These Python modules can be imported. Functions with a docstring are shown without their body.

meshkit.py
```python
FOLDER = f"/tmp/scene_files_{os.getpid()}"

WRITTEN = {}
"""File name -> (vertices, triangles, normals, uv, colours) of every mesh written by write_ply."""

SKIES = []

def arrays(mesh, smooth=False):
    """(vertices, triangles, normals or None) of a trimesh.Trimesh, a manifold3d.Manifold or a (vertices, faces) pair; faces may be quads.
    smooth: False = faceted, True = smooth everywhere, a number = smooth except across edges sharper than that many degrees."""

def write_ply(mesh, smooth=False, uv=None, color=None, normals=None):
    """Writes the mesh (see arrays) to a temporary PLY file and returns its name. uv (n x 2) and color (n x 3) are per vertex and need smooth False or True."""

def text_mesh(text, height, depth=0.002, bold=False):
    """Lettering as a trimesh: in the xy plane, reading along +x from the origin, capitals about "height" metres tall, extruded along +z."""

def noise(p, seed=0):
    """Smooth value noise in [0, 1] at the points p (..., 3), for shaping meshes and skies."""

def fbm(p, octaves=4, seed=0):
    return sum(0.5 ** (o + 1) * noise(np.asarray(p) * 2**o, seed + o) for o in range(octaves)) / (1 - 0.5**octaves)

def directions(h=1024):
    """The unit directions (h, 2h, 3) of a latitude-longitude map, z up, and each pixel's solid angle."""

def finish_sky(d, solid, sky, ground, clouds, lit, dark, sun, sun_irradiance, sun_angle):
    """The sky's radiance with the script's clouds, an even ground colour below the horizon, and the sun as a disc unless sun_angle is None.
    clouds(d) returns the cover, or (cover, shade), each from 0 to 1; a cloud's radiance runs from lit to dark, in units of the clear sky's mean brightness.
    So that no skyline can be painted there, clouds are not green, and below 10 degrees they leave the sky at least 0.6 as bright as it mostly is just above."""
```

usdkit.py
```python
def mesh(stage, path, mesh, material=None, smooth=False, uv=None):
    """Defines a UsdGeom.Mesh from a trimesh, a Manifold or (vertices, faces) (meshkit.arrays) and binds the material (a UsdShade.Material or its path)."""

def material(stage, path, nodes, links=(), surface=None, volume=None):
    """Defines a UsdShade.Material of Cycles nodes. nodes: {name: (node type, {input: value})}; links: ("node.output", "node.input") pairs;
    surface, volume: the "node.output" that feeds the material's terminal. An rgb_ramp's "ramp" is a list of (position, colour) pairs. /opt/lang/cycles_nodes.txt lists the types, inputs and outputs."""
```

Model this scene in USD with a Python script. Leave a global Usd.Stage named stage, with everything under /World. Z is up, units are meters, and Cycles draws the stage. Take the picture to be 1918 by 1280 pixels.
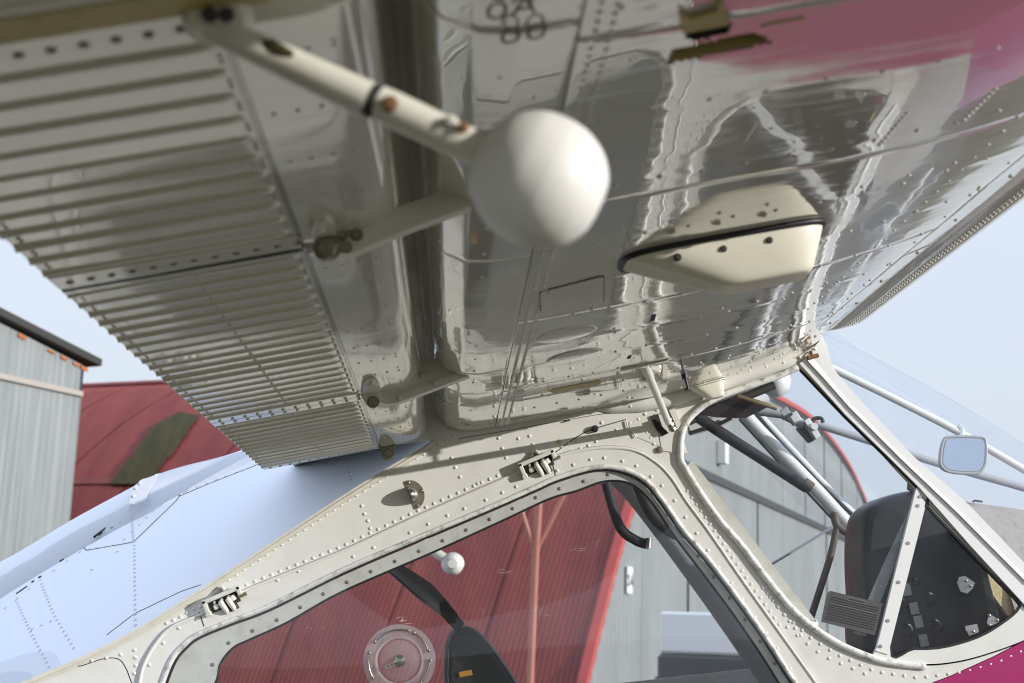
import math, numpy as np, trimesh, usdkit, meshkit
from pxr import Usd, UsdGeom, UsdLux, UsdShade, Gf, Sdf
from shapely.geometry import Polygon, LineString, box as sbox
from shapely.ops import unary_union
stage = Usd.Stage.CreateInMemory()
UsdGeom.SetStageUpAxis(stage, UsdGeom.Tokens.z); UsdGeom.SetStageMetersPerUnit(stage, 1.0)
UsdGeom.Xform.Define(stage, '/World'); UsdGeom.Scope.Define(stage, '/World/Looks')
unit = lambda a: np.asarray(a, float) / np.linalg.norm(a)

# ------------------------------------------------------------------ camera, sky, sun, exposure
# Airplane axes: x forward along the chord, y inboard (away from the photographer), z up; origin at the wing root by the rear spar.
F, CX, CY = 2664., 959., 640.                     # focal length and centre in pixels of the 1918 x 1280 photograph
Yc = unit([-114, -550, F]); m_ = .18
Xc = unit([1, m_, (114 + 550 * m_) / F]); Zc = -np.cross(Xc, Yc)
R = np.array([Xc, Yc, Zc])                        # camera (right, up, forward) -> airplane
CAM = -R @ (3.46 * np.array([(929 - CX) / F, (CY - 801) / F, 1]))
up = np.array([.04, 1, 0]); wA = unit(R @ (up - (up @ Yc) * Yc))
MW = np.array([unit(np.cross([0, 1, 0], wA)), [0, 1, 0], wA])   # airplane -> world
OFF = np.array([0, 0, 1.7 - (MW @ CAM)[2]])
W = lambda p: np.asarray(p, float) @ MW.T + OFF
Winv = lambda p: (np.asarray(p, float) - OFF) @ MW
cam = UsdGeom.Camera.Define(stage, '/World/camera')
cr, cu, cf = MW @ R @ np.array([1, 0, 0]), MW @ R @ np.array([0, 1, 0]), MW @ R @ np.array([0, 0, 1])
cw = W(CAM)
M4 = Gf.Matrix4d(*[float(x) for row in ([*cr, 0], [*cu, 0], [*(-cf), 0], [*cw, 1]) for x in row])
cam.AddTransformOp().Set(M4)
cam.CreateHorizontalApertureAttr(36.0); cam.CreateVerticalApertureAttr(36.0 * 683 / 1024)
cam.CreateFocalLengthAttr(36.0 * F / 1918); cam.CreateClippingRangeAttr(Gf.Vec2f(.05, 3000))
cam.CreateFStopAttr(6.3); cam.CreateFocusDistanceAttr(3.35)
cam.CreateExposureAttr(0.45)
SUN = unit(MW @ unit([.88, -.445, .045]))          # direction towards the sun
dome = UsdLux.DomeLight.Define(stage, '/World/sky')
dome.GetPrim().SetCustomDataByKey('kind', 'structure')
EL, ROT = math.asin(SUN[2]), math.atan2(SUN[0], SUN[1])
sky = usdkit.material(stage, '/World/Looks/sky_look', {
    'sky': ('sky_texture', {'sky_type': 'single_scattering', 'sun_disc': False, 'sun_elevation': EL, 'sun_rotation': ROT, 'aerosol_density': .5}),
    'co': ('texture_coordinate', {}), 'mp': ('mapping', {'scale': (1.2, 1.2, 3.5)}),
    'no': ('noise_texture', {'scale': 1.6, 'detail': 4}), 'rm': ('map_range', {'from_min': .3, 'from_max': .75, 'to_min': .92, 'to_max': 1.0}),
    'sx': ('separate_xyz', {}), 'rz': ('map_range', {'from_min': .05, 'from_max': .75, 'to_min': .95, 'to_max': .80}), 'mu': ('math', {'math_type': 'multiply'}),
    'veil': ('mix_color', {'a': (4.1, 4.45, 5.0), 'b': (5.6, 6.35, 7.7), 'use_clamp': False}), 'rv': ('map_range', {'from_min': .12, 'from_max': .7, 'to_min': 0., 'to_max': 1.}), 'mx': ('mix_color', {'use_clamp': False}),  # pale haze low down; unseen zenith brightened as added fill for the rear fuselage
    'bg': ('background_shader', {'strength': .13})},
    [('co.generated', 'mp.vector'), ('mp.vector', 'no.vector'), ('no.fac', 'rm.value'), ('co.generated', 'sx.vector'), ('sx.z', 'rz.value'), ('rm.result', 'mu.value1'), ('rz.result', 'mu.value2'), ('mu.value', 'mx.fac'), ('sx.z', 'rv.value'), ('rv.result', 'veil.fac'), ('veil.result', 'mx.b'), ('sky.color', 'mx.a'), ('mx.result', 'bg.color')], surface='bg.background')
UsdShade.MaterialBindingAPI.Apply(dome.GetPrim()).Bind(sky)
sun = UsdLux.DistantLight.Define(stage, '/World/sun')
sun.CreateIntensityAttr(0.82); sun.CreateAngleAttr(.53); sun.CreateColorAttr(Gf.Vec3f(1, .96, .90))
sun.GetPrim().CreateAttribute('inputs:normalize', Sdf.ValueTypeNames.Bool).Set(True)
zx = unit(np.cross([0, 0, 1], SUN)); zy = np.cross(SUN, zx)
sun.AddTransformOp().Set(Gf.Matrix4d(*[float(x) for row in ([*zx, 0], [*zy, 0], [*SUN, 0], [0, 0, 60, 1]) for x in row]))

# ------------------------------------------------------------------ measuring helpers
def ray(u, v): return R @ np.array([(u - CX) / F, (CY - v) / F, 1])
def py(u, v, y=0.):                               # the point of the plane y = const of the airplane that the photograph shows there
    d = ray(u, v); return CAM + d * (y - CAM[1]) / d[1]
def pz(u, v, z=0.):
    d = ray(u, v); return CAM + d * (z - CAM[2]) / d[2]
def pyl(pts, y=0.): return np.array([py(a, b, y) for a, b in pts])
def pd(u, v, depth): return CAM + ray(u, v) * depth
def catmull(pts, n=8, closed=False):
    p = np.asarray(pts, float); out = []
    N = len(p)
    for i in range(N if closed else N - 1):
        if closed: a, b, c, d = p[i - 1], p[i], p[(i + 1) % N], p[(i + 2) % N]
        else: a, b, c, d = p[max(i - 1, 0)], p[i], p[i + 1], p[min(i + 2, N - 1)]
        for t in np.arange(n) / n:
            out.append(.5 * (2 * b + (c - a) * t + (2 * a - 5 * b + 4 * c - d) * t * t + (3 * b - a - 3 * c + d) * t ** 3))
    if not closed: out.append(p[-1])
    return np.array(out)
def resample(pts, step=None, n=None):
    p = np.asarray(pts, float); L = np.r_[0, np.cumsum(np.linalg.norm(np.diff(p, axis=0), axis=1))]
    n = n or max(2, int(round(L[-1] / step)) + 1)
    t = np.linspace(0, L[-1], n)
    return np.stack([np.interp(t, L, p[:, k]) for k in range(p.shape[1])], 1)

# ------------------------------------------------------------------ shapes (airplane axes)
cat_ = trimesh.util.concatenate
TM = lambda v, f: trimesh.Trimesh(np.asarray(v, float), np.asarray(f, int), process=False)
def grid(P):                                      # (n, m, 3) points to a sheet
    n, m = P.shape[:2]; i = np.arange(n * m).reshape(n, m)
    q = np.stack([i[:-1, :-1], i[1:, :-1], i[1:, 1:], i[:-1, 1:]], -1).reshape(-1, 4)
    return TM(P.reshape(-1, 3), np.vstack([q[:, [0, 1, 2]], q[:, [0, 2, 3]]]))
def plate(poly, y0, y1):                          # shapely polygon in (x, z), thick from y0 to y1
    out = []
    for g in getattr(poly, 'geoms', [poly]):
        if g.area < 1e-9: continue
        m = trimesh.creation.extrude_polygon(g, abs(y1 - y0), engine='earcut')
        v = m.vertices; m.vertices = np.stack([v[:, 0], min(y0, y1) + v[:, 2], v[:, 1]], 1); m.faces = m.faces[:, ::-1]
        out.append(m)
    return cat_(out)
def pp(pts, y=0., n=0, closed=True):              # photograph outline -> polygon in the plane y
    q = catmull(pts, n, closed) if n else np.asarray(pts, float)
    return Polygon(pyl(q, y)[:, [0, 2]]).buffer(0)
def frame_of(d):
    d = unit(d); a = np.array([0, 0, 1.]) if abs(d[2]) < .9 else np.array([1., 0, 0])
    u = unit(np.cross(a, d)); return u, np.cross(d, u), d
def tube(path, r, sides=12, closed=False, caps=True, flat=1.):
    p = np.asarray(path, float); N = len(p); rr = np.broadcast_to(r, N)
    T = np.gradient(p, axis=0) if not closed else np.roll(p, -1, 0) - np.roll(p, 1, 0)
    T /= np.linalg.norm(T, axis=1)[:, None]
    u = frame_of(T[0])[0]; rings = []
    for i in range(N):
        u = unit(u - (u @ T[i]) * T[i]); w = np.cross(T[i], u); a = np.arange(sides) * 2 * np.pi / sides
        rings.append(p[i] + rr[i] * (np.cos(a)[:, None] * u + flat * np.sin(a)[:, None] * w))
    P = np.array(rings); idx = np.arange(N * sides).reshape(N, sides); f = []
    for i in range(N if closed else N - 1):
        a, b = idx[i], idx[(i + 1) % N]
        f += [np.stack([a, np.roll(a, -1), np.roll(b, -1)], 1), np.stack([a, np.roll(b, -1), b], 1)]
    v = P.reshape(-1, 3); f = np.vstack(f)
    if caps and not closed:
        v = np.vstack([v, p[0], p[-1]]); a, b = idx[0], idx[-1]
        f = np.vstack([f, np.stack([np.roll(a, -1), a, np.full(sides, N * sides)], 1), np.stack([b, np.roll(b, -1), np.full(sides, N * sides + 1)], 1)])
    return TM(v, f)
def lathe(prof, org, axis, sides=32):             # prof: (radius, height along axis)
    u, w, d = frame_of(axis); a = np.arange(sides) * 2 * np.pi / sides
    P = np.array([[np.asarray(org) + h * d + r * (math.cos(t) * u + math.sin(t) * w) for t in np.r_[a, a[:1]]] for r, h in prof])
    m = grid(P); m.merge_vertices(); return m
def rbox(c, size, axes=None, b=.12):              # box with chamfered edges
    s = np.asarray(size, float) / 2; k = min(s) * 2 * b
    pts = []
    for sx in (-1, 1):
        for sy in (-1, 1):
            for sz in (-1, 1):
                for j in range(3):
                    q = np.array([sx, sy, sz]) * s
                    o = [i for i in range(3) if i != j]
                    for t in o: q[t] -= np.sign(q[t]) * k
                    pts.append(q)
    m = trimesh.convex.convex_hull(np.array(pts))
    ax = np.eye(3) if axes is None else np.array(axes)
    m.vertices = m.vertices @ ax + np.asarray(c); return m
def rivets(P, nrm, r=.0032, h=None, seg=8):       # round rivet heads at the points P with normals nrm
    P = np.asarray(P, float); nrm = np.broadcast_to(nrm, P.shape); h = h or r * .55
    vs, fs = [], []; a = np.arange(seg) * 2 * np.pi / seg
    for p, d in zip(P, nrm):
        u, w, d = frame_of(d)
        ring = np.cos(a)[:, None] * u + np.sin(a)[:, None] * w
        b = len(vs) * (3 * seg + 1)
        vs.append(np.vstack([p + r * ring - d * .0004, p + .86 * r * ring + .55 * h * d, p + .5 * r * ring + .92 * h * d, [p + h * d]]))
        i = np.arange(seg); j = (i + 1) % seg
        for k in (0, 1): fs += [np.stack([b + k * seg + i, b + k * seg + j, b + (k + 1) * seg + j], 1), np.stack([b + k * seg + i, b + (k + 1) * seg + j, b + (k + 1) * seg + i], 1)]
        fs.append(np.stack([b + 2 * seg + i, b + 2 * seg + j, np.full(seg, b + 3 * seg)], 1))
    return TM(np.vstack(vs), np.vstack(fs))
OUT = np.array([0, -1., 0]); DOWN = np.array([0, 0, -1.])
def row(pts, step, y=0.):                         # evenly spaced points along a photographed line on the plane y
    return resample(pyl(pts, y), step)

# ------------------------------------------------------------------ scene tree
taken = {}
def numbered(parent, name):
    k = (parent, name); taken[k] = taken.get(k, -1) + 1
    return f'{parent}/{name}' + (f'_{taken[k]:03d}' if taken[k] else '')
def say(prim, label=None, category=None, group=None, kind=None):
    for k, v in dict(label=label, category=category, group=group, kind=kind).items():
        if v: prim.SetCustomDataByKey(k, v)
BASE = {}
def thing(name, label, category, base, group=None):
    path = numbered('/World', name); x = UsdGeom.Xform.Define(stage, path); x.AddTranslateOp().Set(Gf.Vec3d(*map(float, base)))
    say(x.GetPrim(), label, category, group); BASE[path] = np.asarray(base, float); return path
def part(parent, name, mesh, mat, smooth=30, label=None, kind=None, world=False):
    path = numbered(parent, name); root = '/'.join(path.split('/')[:3])
    mesh = mesh.copy(); mesh.vertices = (mesh.vertices if world else W(mesh.vertices)) - BASE[root]
    usdkit.mesh(stage, path, mesh, L[mat], smooth=smooth); say(stage.GetPrimAtPath(path), label, None, None, kind); return path
def alone(name, mesh, mat, smooth=False, label=None, category=None, kind=None):
    path = numbered('/World', name); usdkit.mesh(stage, path, mesh, L[mat], smooth=smooth); say(stage.GetPrimAtPath(path), label, category, None, kind); return path

# ------------------------------------------------------------------ materials
L = {}
def simple(name, col, rough=.4, metallic=0., **kw):
    L[name] = usdkit.material(stage, '/World/Looks/' + name, {'p': ('principled_bsdf', dict(base_color=col, roughness=rough, metallic=metallic, **kw))}, [], 'p.BSDF')
def painted(name, col, rough=.25, dirt_or_shade=(.35, .32, .25), amount=.35, scale=5., bump=.0, bscale=(3, 40, 3), bdist=.001, rough_var=.12, fine=0., **kw):
    """Paint with uneven grime, a little unevenness in gloss and a slight waviness."""
    n = {'g': ('geometry', {}), 'm1': ('mapping', {'scale': (scale, scale, scale)}), 'n1': ('noise_texture', {'scale': 1, 'detail': 6, 'roughness': .65}),
         'r1': ('map_range', {'from_min': .48, 'from_max': .78, 'to_min': 0, 'to_max': amount}), 'mx': ('mix_color', {'a': col, 'b': dirt_or_shade}),
         'r2': ('map_range', {'from_min': .3, 'from_max': .7, 'to_min': rough, 'to_max': rough + rough_var}), 'p': ('principled_bsdf', dict(kw))}
    l = [('g.position', 'm1.vector'), ('m1.vector', 'n1.vector'), ('n1.fac', 'r1.value'), ('r1.result', 'mx.fac'), ('mx.result', 'p.base_color'), ('n1.fac', 'r2.value'), ('r2.result', 'p.roughness')]
    if 'coat_roughness' in kw:                     # dull, wiped and oily patches in the gloss
        n |= {'m3': ('mapping', {'scale': (2.5, 9, 2.5)}), 'n3': ('noise_texture', {'scale': 1, 'detail': 5, 'roughness': .6}), 'r3': ('map_range', {'from_min': .46, 'from_max': .72, 'to_min': kw['coat_roughness'], 'to_max': kw['coat_roughness'] + .13})}
        l += [('g.position', 'm3.vector'), ('m3.vector', 'n3.vector'), ('n3.fac', 'r3.value'), ('r3.result', 'p.coat_roughness')]
    if bump:
        n |= {'m2': ('mapping', {'scale': bscale}), 'n2': ('noise_texture', {'scale': 1, 'detail': 2}), 'b': ('bump', {'strength': bump, 'distance': bdist})}
        l += [('g.position', 'm2.vector'), ('m2.vector', 'n2.vector'), ('n2.fac', 'b.height'), ('b.normal', 'p.normal')]
    L[name] = usdkit.material(stage, '/World/Looks/' + name, n, l, 'p.BSDF')
painted('wing_paint', (.70, .685, .63), .03, amount=.10, scale=4, bump=.5, bscale=(6, 60, 6), bdist=.0007, rough_var=.05, coat_weight=1., coat_roughness=.015, coat_ior=1.6)
painted('flap_paint', (.66, .64, .56), .05, amount=.18, scale=6, bump=.4, bscale=(6, 30, 6), bdist=.0007, rough_var=.06, coat_weight=.6, coat_roughness=.03, coat_ior=1.55)
painted('cove_shade_paint', (.60, .56, .46), .35, amount=.5, scale=8, dirt_or_shade=(.25, .21, .15))  # darker base and blotches put the deep recess shade into the colour
painted('arm_paint', (.72, .70, .62), .28, amount=.35, scale=14, dirt_or_shade=(.40, .33, .2))
painted('body_paint', (.74, .73, .69), .24, amount=.30, scale=11, dirt_or_shade=(.45, .42, .34), bump=.25, bscale=(9, 9, 9), bdist=.001, rough_var=.10)
painted('shade_tinted_paint', (.60, .63, .69), .85, amount=.05, scale=40, dirt_or_shade=(.5, .51, .54), specular_ior_level=0.)  # bluish base puts the blue of the sky shade into the paint
painted('magenta_paint', (.36, .022, .13), .22, amount=.1, dirt_or_shade=(.35, .06, .18), scale=4)
painted('cream_plastic', (.80, .77, .66), .32, amount=.12, scale=8)
painted('ball_paint', (.77, .76, .73), .5, amount=.35, scale=38, dirt_or_shade=(.6, .57, .5), bump=.2, bscale=(40, 40, 40), bdist=.0008)
painted('frame_paint', (.70, .69, .63), .3, amount=.4, scale=20, dirt_or_shade=(.22, .2, .16))
painted('edge_paint', (.66, .63, .54), .35, amount=.35, scale=25, dirt_or_shade=(.3, .25, .17))
painted('bead_paint', (.76, .755, .73), .22, amount=1., scale=55, dirt_or_shade=(.10, .085, .06))
painted('pillar_paint', (.80, .80, .79), .25, amount=.08, scale=6)
simple('seam', (.035, .032, .028), .7)
simple('rubber', (.012, .012, .014), .5)
painted('old_metal', (.30, .27, .21), .35, amount=.6, scale=40, dirt_or_shade=(.08, .055, .03), metallic=.6)
painted('olive_primer', (.46, .38, .15), .45, amount=.5, scale=15, dirt_or_shade=(.25, .16, .05))
simple('steel', (.5, .48, .44), .25, 1.)
simple('chrome', (.62, .6, .56), .12, 1.)
painted('rust', (.19, .10, .045), .8, amount=.6, scale=80, dirt_or_shade=(.4, .25, .08))
painted('black_leather', (.014, .014, .016), .42, amount=.2, scale=60, dirt_or_shade=(.03, .03, .03), bump=.5, bscale=(160, 160, 160), bdist=.0006)
painted('webbing', (.012, .012, .013), .6, amount=.2, scale=40, dirt_or_shade=(.03, .03, .03), bump=.6, bscale=(500, 40, 40), bdist=.0005)
painted('black_plastic', (.018, .019, .021), .33, amount=.3, scale=12, dirt_or_shade=(.05, .05, .05))
simple('gauge_face', (.05, .05, .05), .2)
simple('interior_grey', (.36, .37, .37), .4)
painted('white_tube', (.74, .73, .69), .3, amount=.2, scale=20)
simple('brown_trim', (.10, .075, .055), .6)
simple('grey_clamp', (.62, .62, .60), .4)
simple('brass', (.55, .42, .22), .3, .8)
simple('plum_tint', (.022, .008, .011), .3)
painted('weave', (.62, .52, .26), .7, amount=.5, scale=140, dirt_or_shade=(.14, .10, .04), bump=1., bscale=(220, 220, 220), bdist=.002)
painted('cowl_cover', (.38, .34, .29), .8, amount=.7, scale=60, dirt_or_shade=(.24, .2, .16), bump=.7, bscale=(120, 120, 120), bdist=.002)
simple('placard_grey', (.075, .075, .08), .5)
simple('placard_ink', (.012, .012, .013), .6)
simple('placard_line', (.30, .30, .31), .6)
simple('ink', (.10, .095, .08), .6)
simple('amber', (.5, .22, .02), .4)
def pane(name, tint, ior, rough=.0, haze=0., even=None):
    n = {'t': ('transparent_bsdf', {'color': tint}), 'g': ('glossy_bsdf', {'roughness': rough, 'color': (.95, .96, 1)}), 'f': ('fresnel', {'IOR': ior}), 'm': ('mix_closure', {})}
    if even: n['m'] = ('mix_closure', {'fac': even}); n.pop('f')
    if not even: n |= {'bf': ('geometry', {}), 'iv': ('math', {'math_type': 'subtract', 'value1': 1.}), 'mf': ('math', {'math_type': 'multiply'})}
    l = ([] if even else [('bf.backfacing', 'iv.value2'), ('f.fac', 'mf.value1'), ('iv.value', 'mf.value2'), ('mf.value', 'm.fac')]) + [('t.BSDF', 'm.closure1'), ('g.BSDF', 'm.closure2')]
    if haze:                                       # fine scratches and dust in the acrylic
        n |= {'d': ('diffuse_bsdf', {'color': (.8, .8, .8)}), 'gg': ('geometry', {}), 'mp': ('mapping', {'scale': (7, 7, 7)}), 'no': ('noise_texture', {'scale': 1, 'detail': 5}),
              'mr': ('map_range', {'from_min': .3, 'from_max': .8, 'to_min': haze * .4, 'to_max': haze * 1.6}), 'm2': ('mix_closure', {})}
        l += [('gg.position', 'mp.vector'), ('mp.vector', 'no.vector'), ('no.fac', 'mr.value'), ('mr.result', 'm2.fac'), ('m.closure', 'm2.closure1'), ('d.BSDF', 'm2.closure2')]
        L[name] = usdkit.material(stage, '/World/Looks/' + name, n, l, 'm2.closure')
    else: L[name] = usdkit.material(stage, '/World/Looks/' + name, n, l, 'm.closure')
pane('acrylic', (.95, .96, .97), 1.5, .004, .006)
pane('side_acrylic', (.96, .97, .98), 1.36, .004, .004)
pane('screen_acrylic', (.94, .96, .985), 1.10, .02, .02, .045)
pane('vent_acrylic', (.92, .92, .92), 1.5, .05, .13)
simple('sky_tinted_mirror', (.56, .63, .74), .02, 1.)  # blue tint colours in the zenith sky the face would mirror
def ribbed(name, col, dirt_or_shade, amount, dscale, rough, metallic=0., streak=(2, 2, .3), tint=None):
    n = {'g': ('geometry', {}), 'm1': ('mapping', {'scale': tuple(dscale * np.array(streak))}), 'n1': ('noise_texture', {'scale': 1, 'detail': 6, 'roughness': .7}),
         'r1': ('map_range', {'from_min': .35, 'from_max': .72, 'to_min': 0, 'to_max': amount}), 'mx': ('mix_color', {'a': col, 'b': dirt_or_shade}), 'p': ('principled_bsdf', {'roughness': rough, 'metallic': metallic})}
    L[name] = usdkit.material(stage, '/World/Looks/' + name, n, [('g.position', 'm1.vector'), ('m1.vector', 'n1.vector'), ('n1.fac', 'r1.value'), ('r1.result', 'mx.fac'), ('mx.result', 'p.base_color')], 'p.BSDF')
ribbed('galvanised', (.32, .35, .36), (.12, .135, .14), .9, 1., .55, .15, (7, 7, .12))  # dark vertical streaks paint in the shading between the corrugations
ribbed('gable_sheet', (.235, .255, .262), (.15, .165, .165), .7, .5, .6, 0, (1, 1, .3))
ribbed('red_roof', (.15, .016, .015), (.27, .048, .03), .75, .35, .6, 0, (2.5, .25, .3))
ribbed('red_trim', (.50, .07, .055), (.4, .05, .04), .5, 1., .5)
ribbed('moss', (.030, .032, .011), (.085, .062, .012), .95, 1.6, .95, 0, (2.2, .35, .4))
simple('dark_roof', (.02, .021, .022), .6)
simple('rust_orange', (.45, .14, .04), .8)
simple('grey_timber', (.36, .33, .30), .7)
simple('dark_gap', (.05, .05, .055), .8)
simple('sign_white', (.75, .75, .73), .5)
simple('pink_post', (.42, .17, .13), .5)
simple('van_white', (.75, .76, .78), .3)
simple('van_dark', (.06, .065, .07), .4)
simple('tyre', (.015, .015, .015), .8)
L['ground'] = usdkit.material(stage, '/World/Looks/ground_look', {
    'g': ('geometry', {}), 'n1': ('noise_texture', {'scale': .35, 'detail': 8, 'roughness': .6}), 'n2': ('noise_texture', {'scale': 9., 'detail': 6, 'roughness': .7}),
    'r1': ('rgb_ramp', {'ramp': [(.3, (.055, .05, .026)), (.5, (.085, .076, .043)), (.7, (.13, .115, .075))]}),
    'r2': ('rgb_ramp', {'ramp': [(.35, (.55, .55, .5)), (.65, (1.15, 1.1, 1.0))]}), 'mx': ('mix_color', {'blend_type': 'multiply', 'fac': 1., 'use_clamp': False}),
    'b': ('bump', {'strength': .6, 'distance': .03}), 'p': ('principled_bsdf', {'roughness': .95})},
    [('g.position', 'n1.vector'), ('g.position', 'n2.vector'), ('n1.fac', 'r1.fac'), ('n2.fac', 'r2.fac'), ('r1.color', 'mx.a'), ('r2.color', 'mx.b'), ('mx.result', 'p.base_color'), ('n2.fac', 'b.height'), ('b.normal', 'p.normal')], 'p.BSDF')

# ------------------------------------------------------------------ ground
g = 900.; gx = np.linspace(-g, g, 41)
alone('ground', grid(np.stack(np.meshgrid(gx, gx, [0.], indexing='ij'), -1)[:, :, 0]), 'ground', kind='structure')

# ------------------------------------------------------------------ hangars and sheds (world axes, metres)
fh, rh = unit([cf[0], cf[1], 0]), unit([cr[0], cr[1], 0]); Z3 = np.array([0, 0, 1.])
def wray(u, v): return MW @ ray(u, v)
def wplane(u, v, p0, nrm):
    d = wray(u, v); return cw + d * ((p0 - cw) @ nrm) / (d @ nrm)
hang = math.atan(1100 / F)
HB = rh * math.sin(hang) + fh * math.cos(hang); HR = rh * math.cos(hang) - fh * math.sin(hang)   # into the depth of the gable, along the ridge to the right
d0 = wray(1086, 1290); HP = cw + d0 * 31.; HP[2] = 0
gab = lambda u, v: (lambda p: ((p - HP) @ HB, p[2]))(wplane(u, v, HP, HR))
rim = [gab(*q) for q in [(1090, 1280), (1115, 1180), (1160, 1010), (1200, 890), (1250, 778), (1300, 703), (1346, 664), (1400, 692), (1441, 732), (1525, 783), (1589, 860), (1628, 939), (1662, 1040), (1684, 1140)]]
rim = catmull([(rim[0][0] - (rim[1][0] - rim[0][0]) * .4, 0.)] + rim + [(rim[-1][0] + .6, 0.)], 6)
G3 = lambda b, z, r=0.: HP + HB * b + Z3 * z + HR * r
ht = thing('arched_hangar', 'large arched hangar with weathered red roof and pale grey sheet gable', 'hangar', HP)
def along(pts, depth, wob=0.):                     # ribbon of roof following the rim
    return np.array([[G3(b, z, -r) for r in depth] for b, z in pts])
rs = resample(rim, n=70)
nrm2 = np.gradient(rs, axis=0); nrm2 = np.stack([-nrm2[:, 1], nrm2[:, 0]], 1); nrm2 /= np.linalg.norm(nrm2, axis=1)[:, None]
k = 0; pan = 2.6
for i in range(25):                                # roof bays, each a corrugated sheet strip
    rr = np.linspace(.02 + i * pan, (i + 1) * pan - .02, 141 if i < 22 else 14)
    P = np.array([[G3(b + nb * (.013 * math.cos(r * 2 * math.pi / .13)), z + nz * (.013 * math.cos(r * 2 * math.pi / .13)), -r) for r in rr] for (b, z), (nb, nz) in zip(rs[::2], nrm2[::2])])
    part(ht, 'roof_sheet', grid(P), 'red_roof', True, world=True)
for j in range(8, 66, 9):                          # horizontal laps of the roof sheets
    q = np.array([rs[j] + nrm2[j] * o for o in (.012, .045, .045, .012)]); d_ = rs[j + 1] - rs[j]; q[2:] += d_ / np.linalg.norm(d_) * .28; q[1] -= 0
    part(ht, 'sheet_lap', grid(np.array([[G3(b, z, -r) for r in (.03, 57)] for b, z in q])), 'red_roof', False, world=True)
inner = rs - nrm2 * .12
part(ht, 'roof_shell', grid(np.array([[G3(b, z, -r) for r in (0.1, 66)] for b, z in inner])), 'dark_gap', True, world=True)
# gable of sheet panels between the legs of the arch
gp = Polygon(inner)
bmin, _, bmax, ztop = gp.bounds
def gplate(poly, r0, r1):
    out = []
    for q in getattr(poly, 'geoms', [poly]):
        if q.area < 1e-6: continue
        m = trimesh.creation.extrude_polygon(q, abs(r1 - r0), engine='earcut'); v = m.vertices
        m.vertices = np.array([G3(a, b, r0 + c) for a, b, c in v]); out.append(m)
    return cat_(out)
def corrug(poly, pitch, amp, r0=.0):              # a corrugated sheet: narrow strips stepping in and out
    out = []; x0, z0, x1, z1 = poly.bounds; n = max(2, int((x1 - x0) / pitch * 4))
    xs = np.linspace(x0, x1, n + 1); rr = r0 + amp * np.sin(xs / pitch * 2 * np.pi)
    for a, b, ra, rb in zip(xs[:-1], xs[1:], rr[:-1], rr[1:]):
        c = poly.intersection(LineString([((a + b) / 2, -5), ((a + b) / 2, 60)]))
        if c.is_empty: continue
        _, za, _, zb = c.bounds
        out.append(TM([G3(a, za, ra), G3(b, za, rb), G3(b, zb, rb), G3(a, zb, ra)], [[0, 1, 2], [0, 2, 3]]))
    m = cat_(out); m.merge_vertices(); return m
railz = gab(1400, 925)[1]
pw = (bmax - bmin) / 12
for i in range(12):
    s = gp.intersection(sbox(bmin + i * pw + .03, railz + .12, bmin + (i + 1) * pw - .03, 60))
    if s.area > .05: part(ht, 'gable_panel', corrug(s, .22, .03), 'gable_sheet', True, world=True)
    s = gp.intersection(sbox(bmin + i * pw + .05, -1, bmin + (i + 1) * pw - .05, railz - .14))
    if s.area > .05: part(ht, 'door_leaf', corrug(s, .3, .03, .05), 'gable_sheet', True, world=True)
part(ht, 'gable_backing', gplate(gp.buffer(-.05), -.25, -.15), 'dark_gap', False, world=True)
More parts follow.
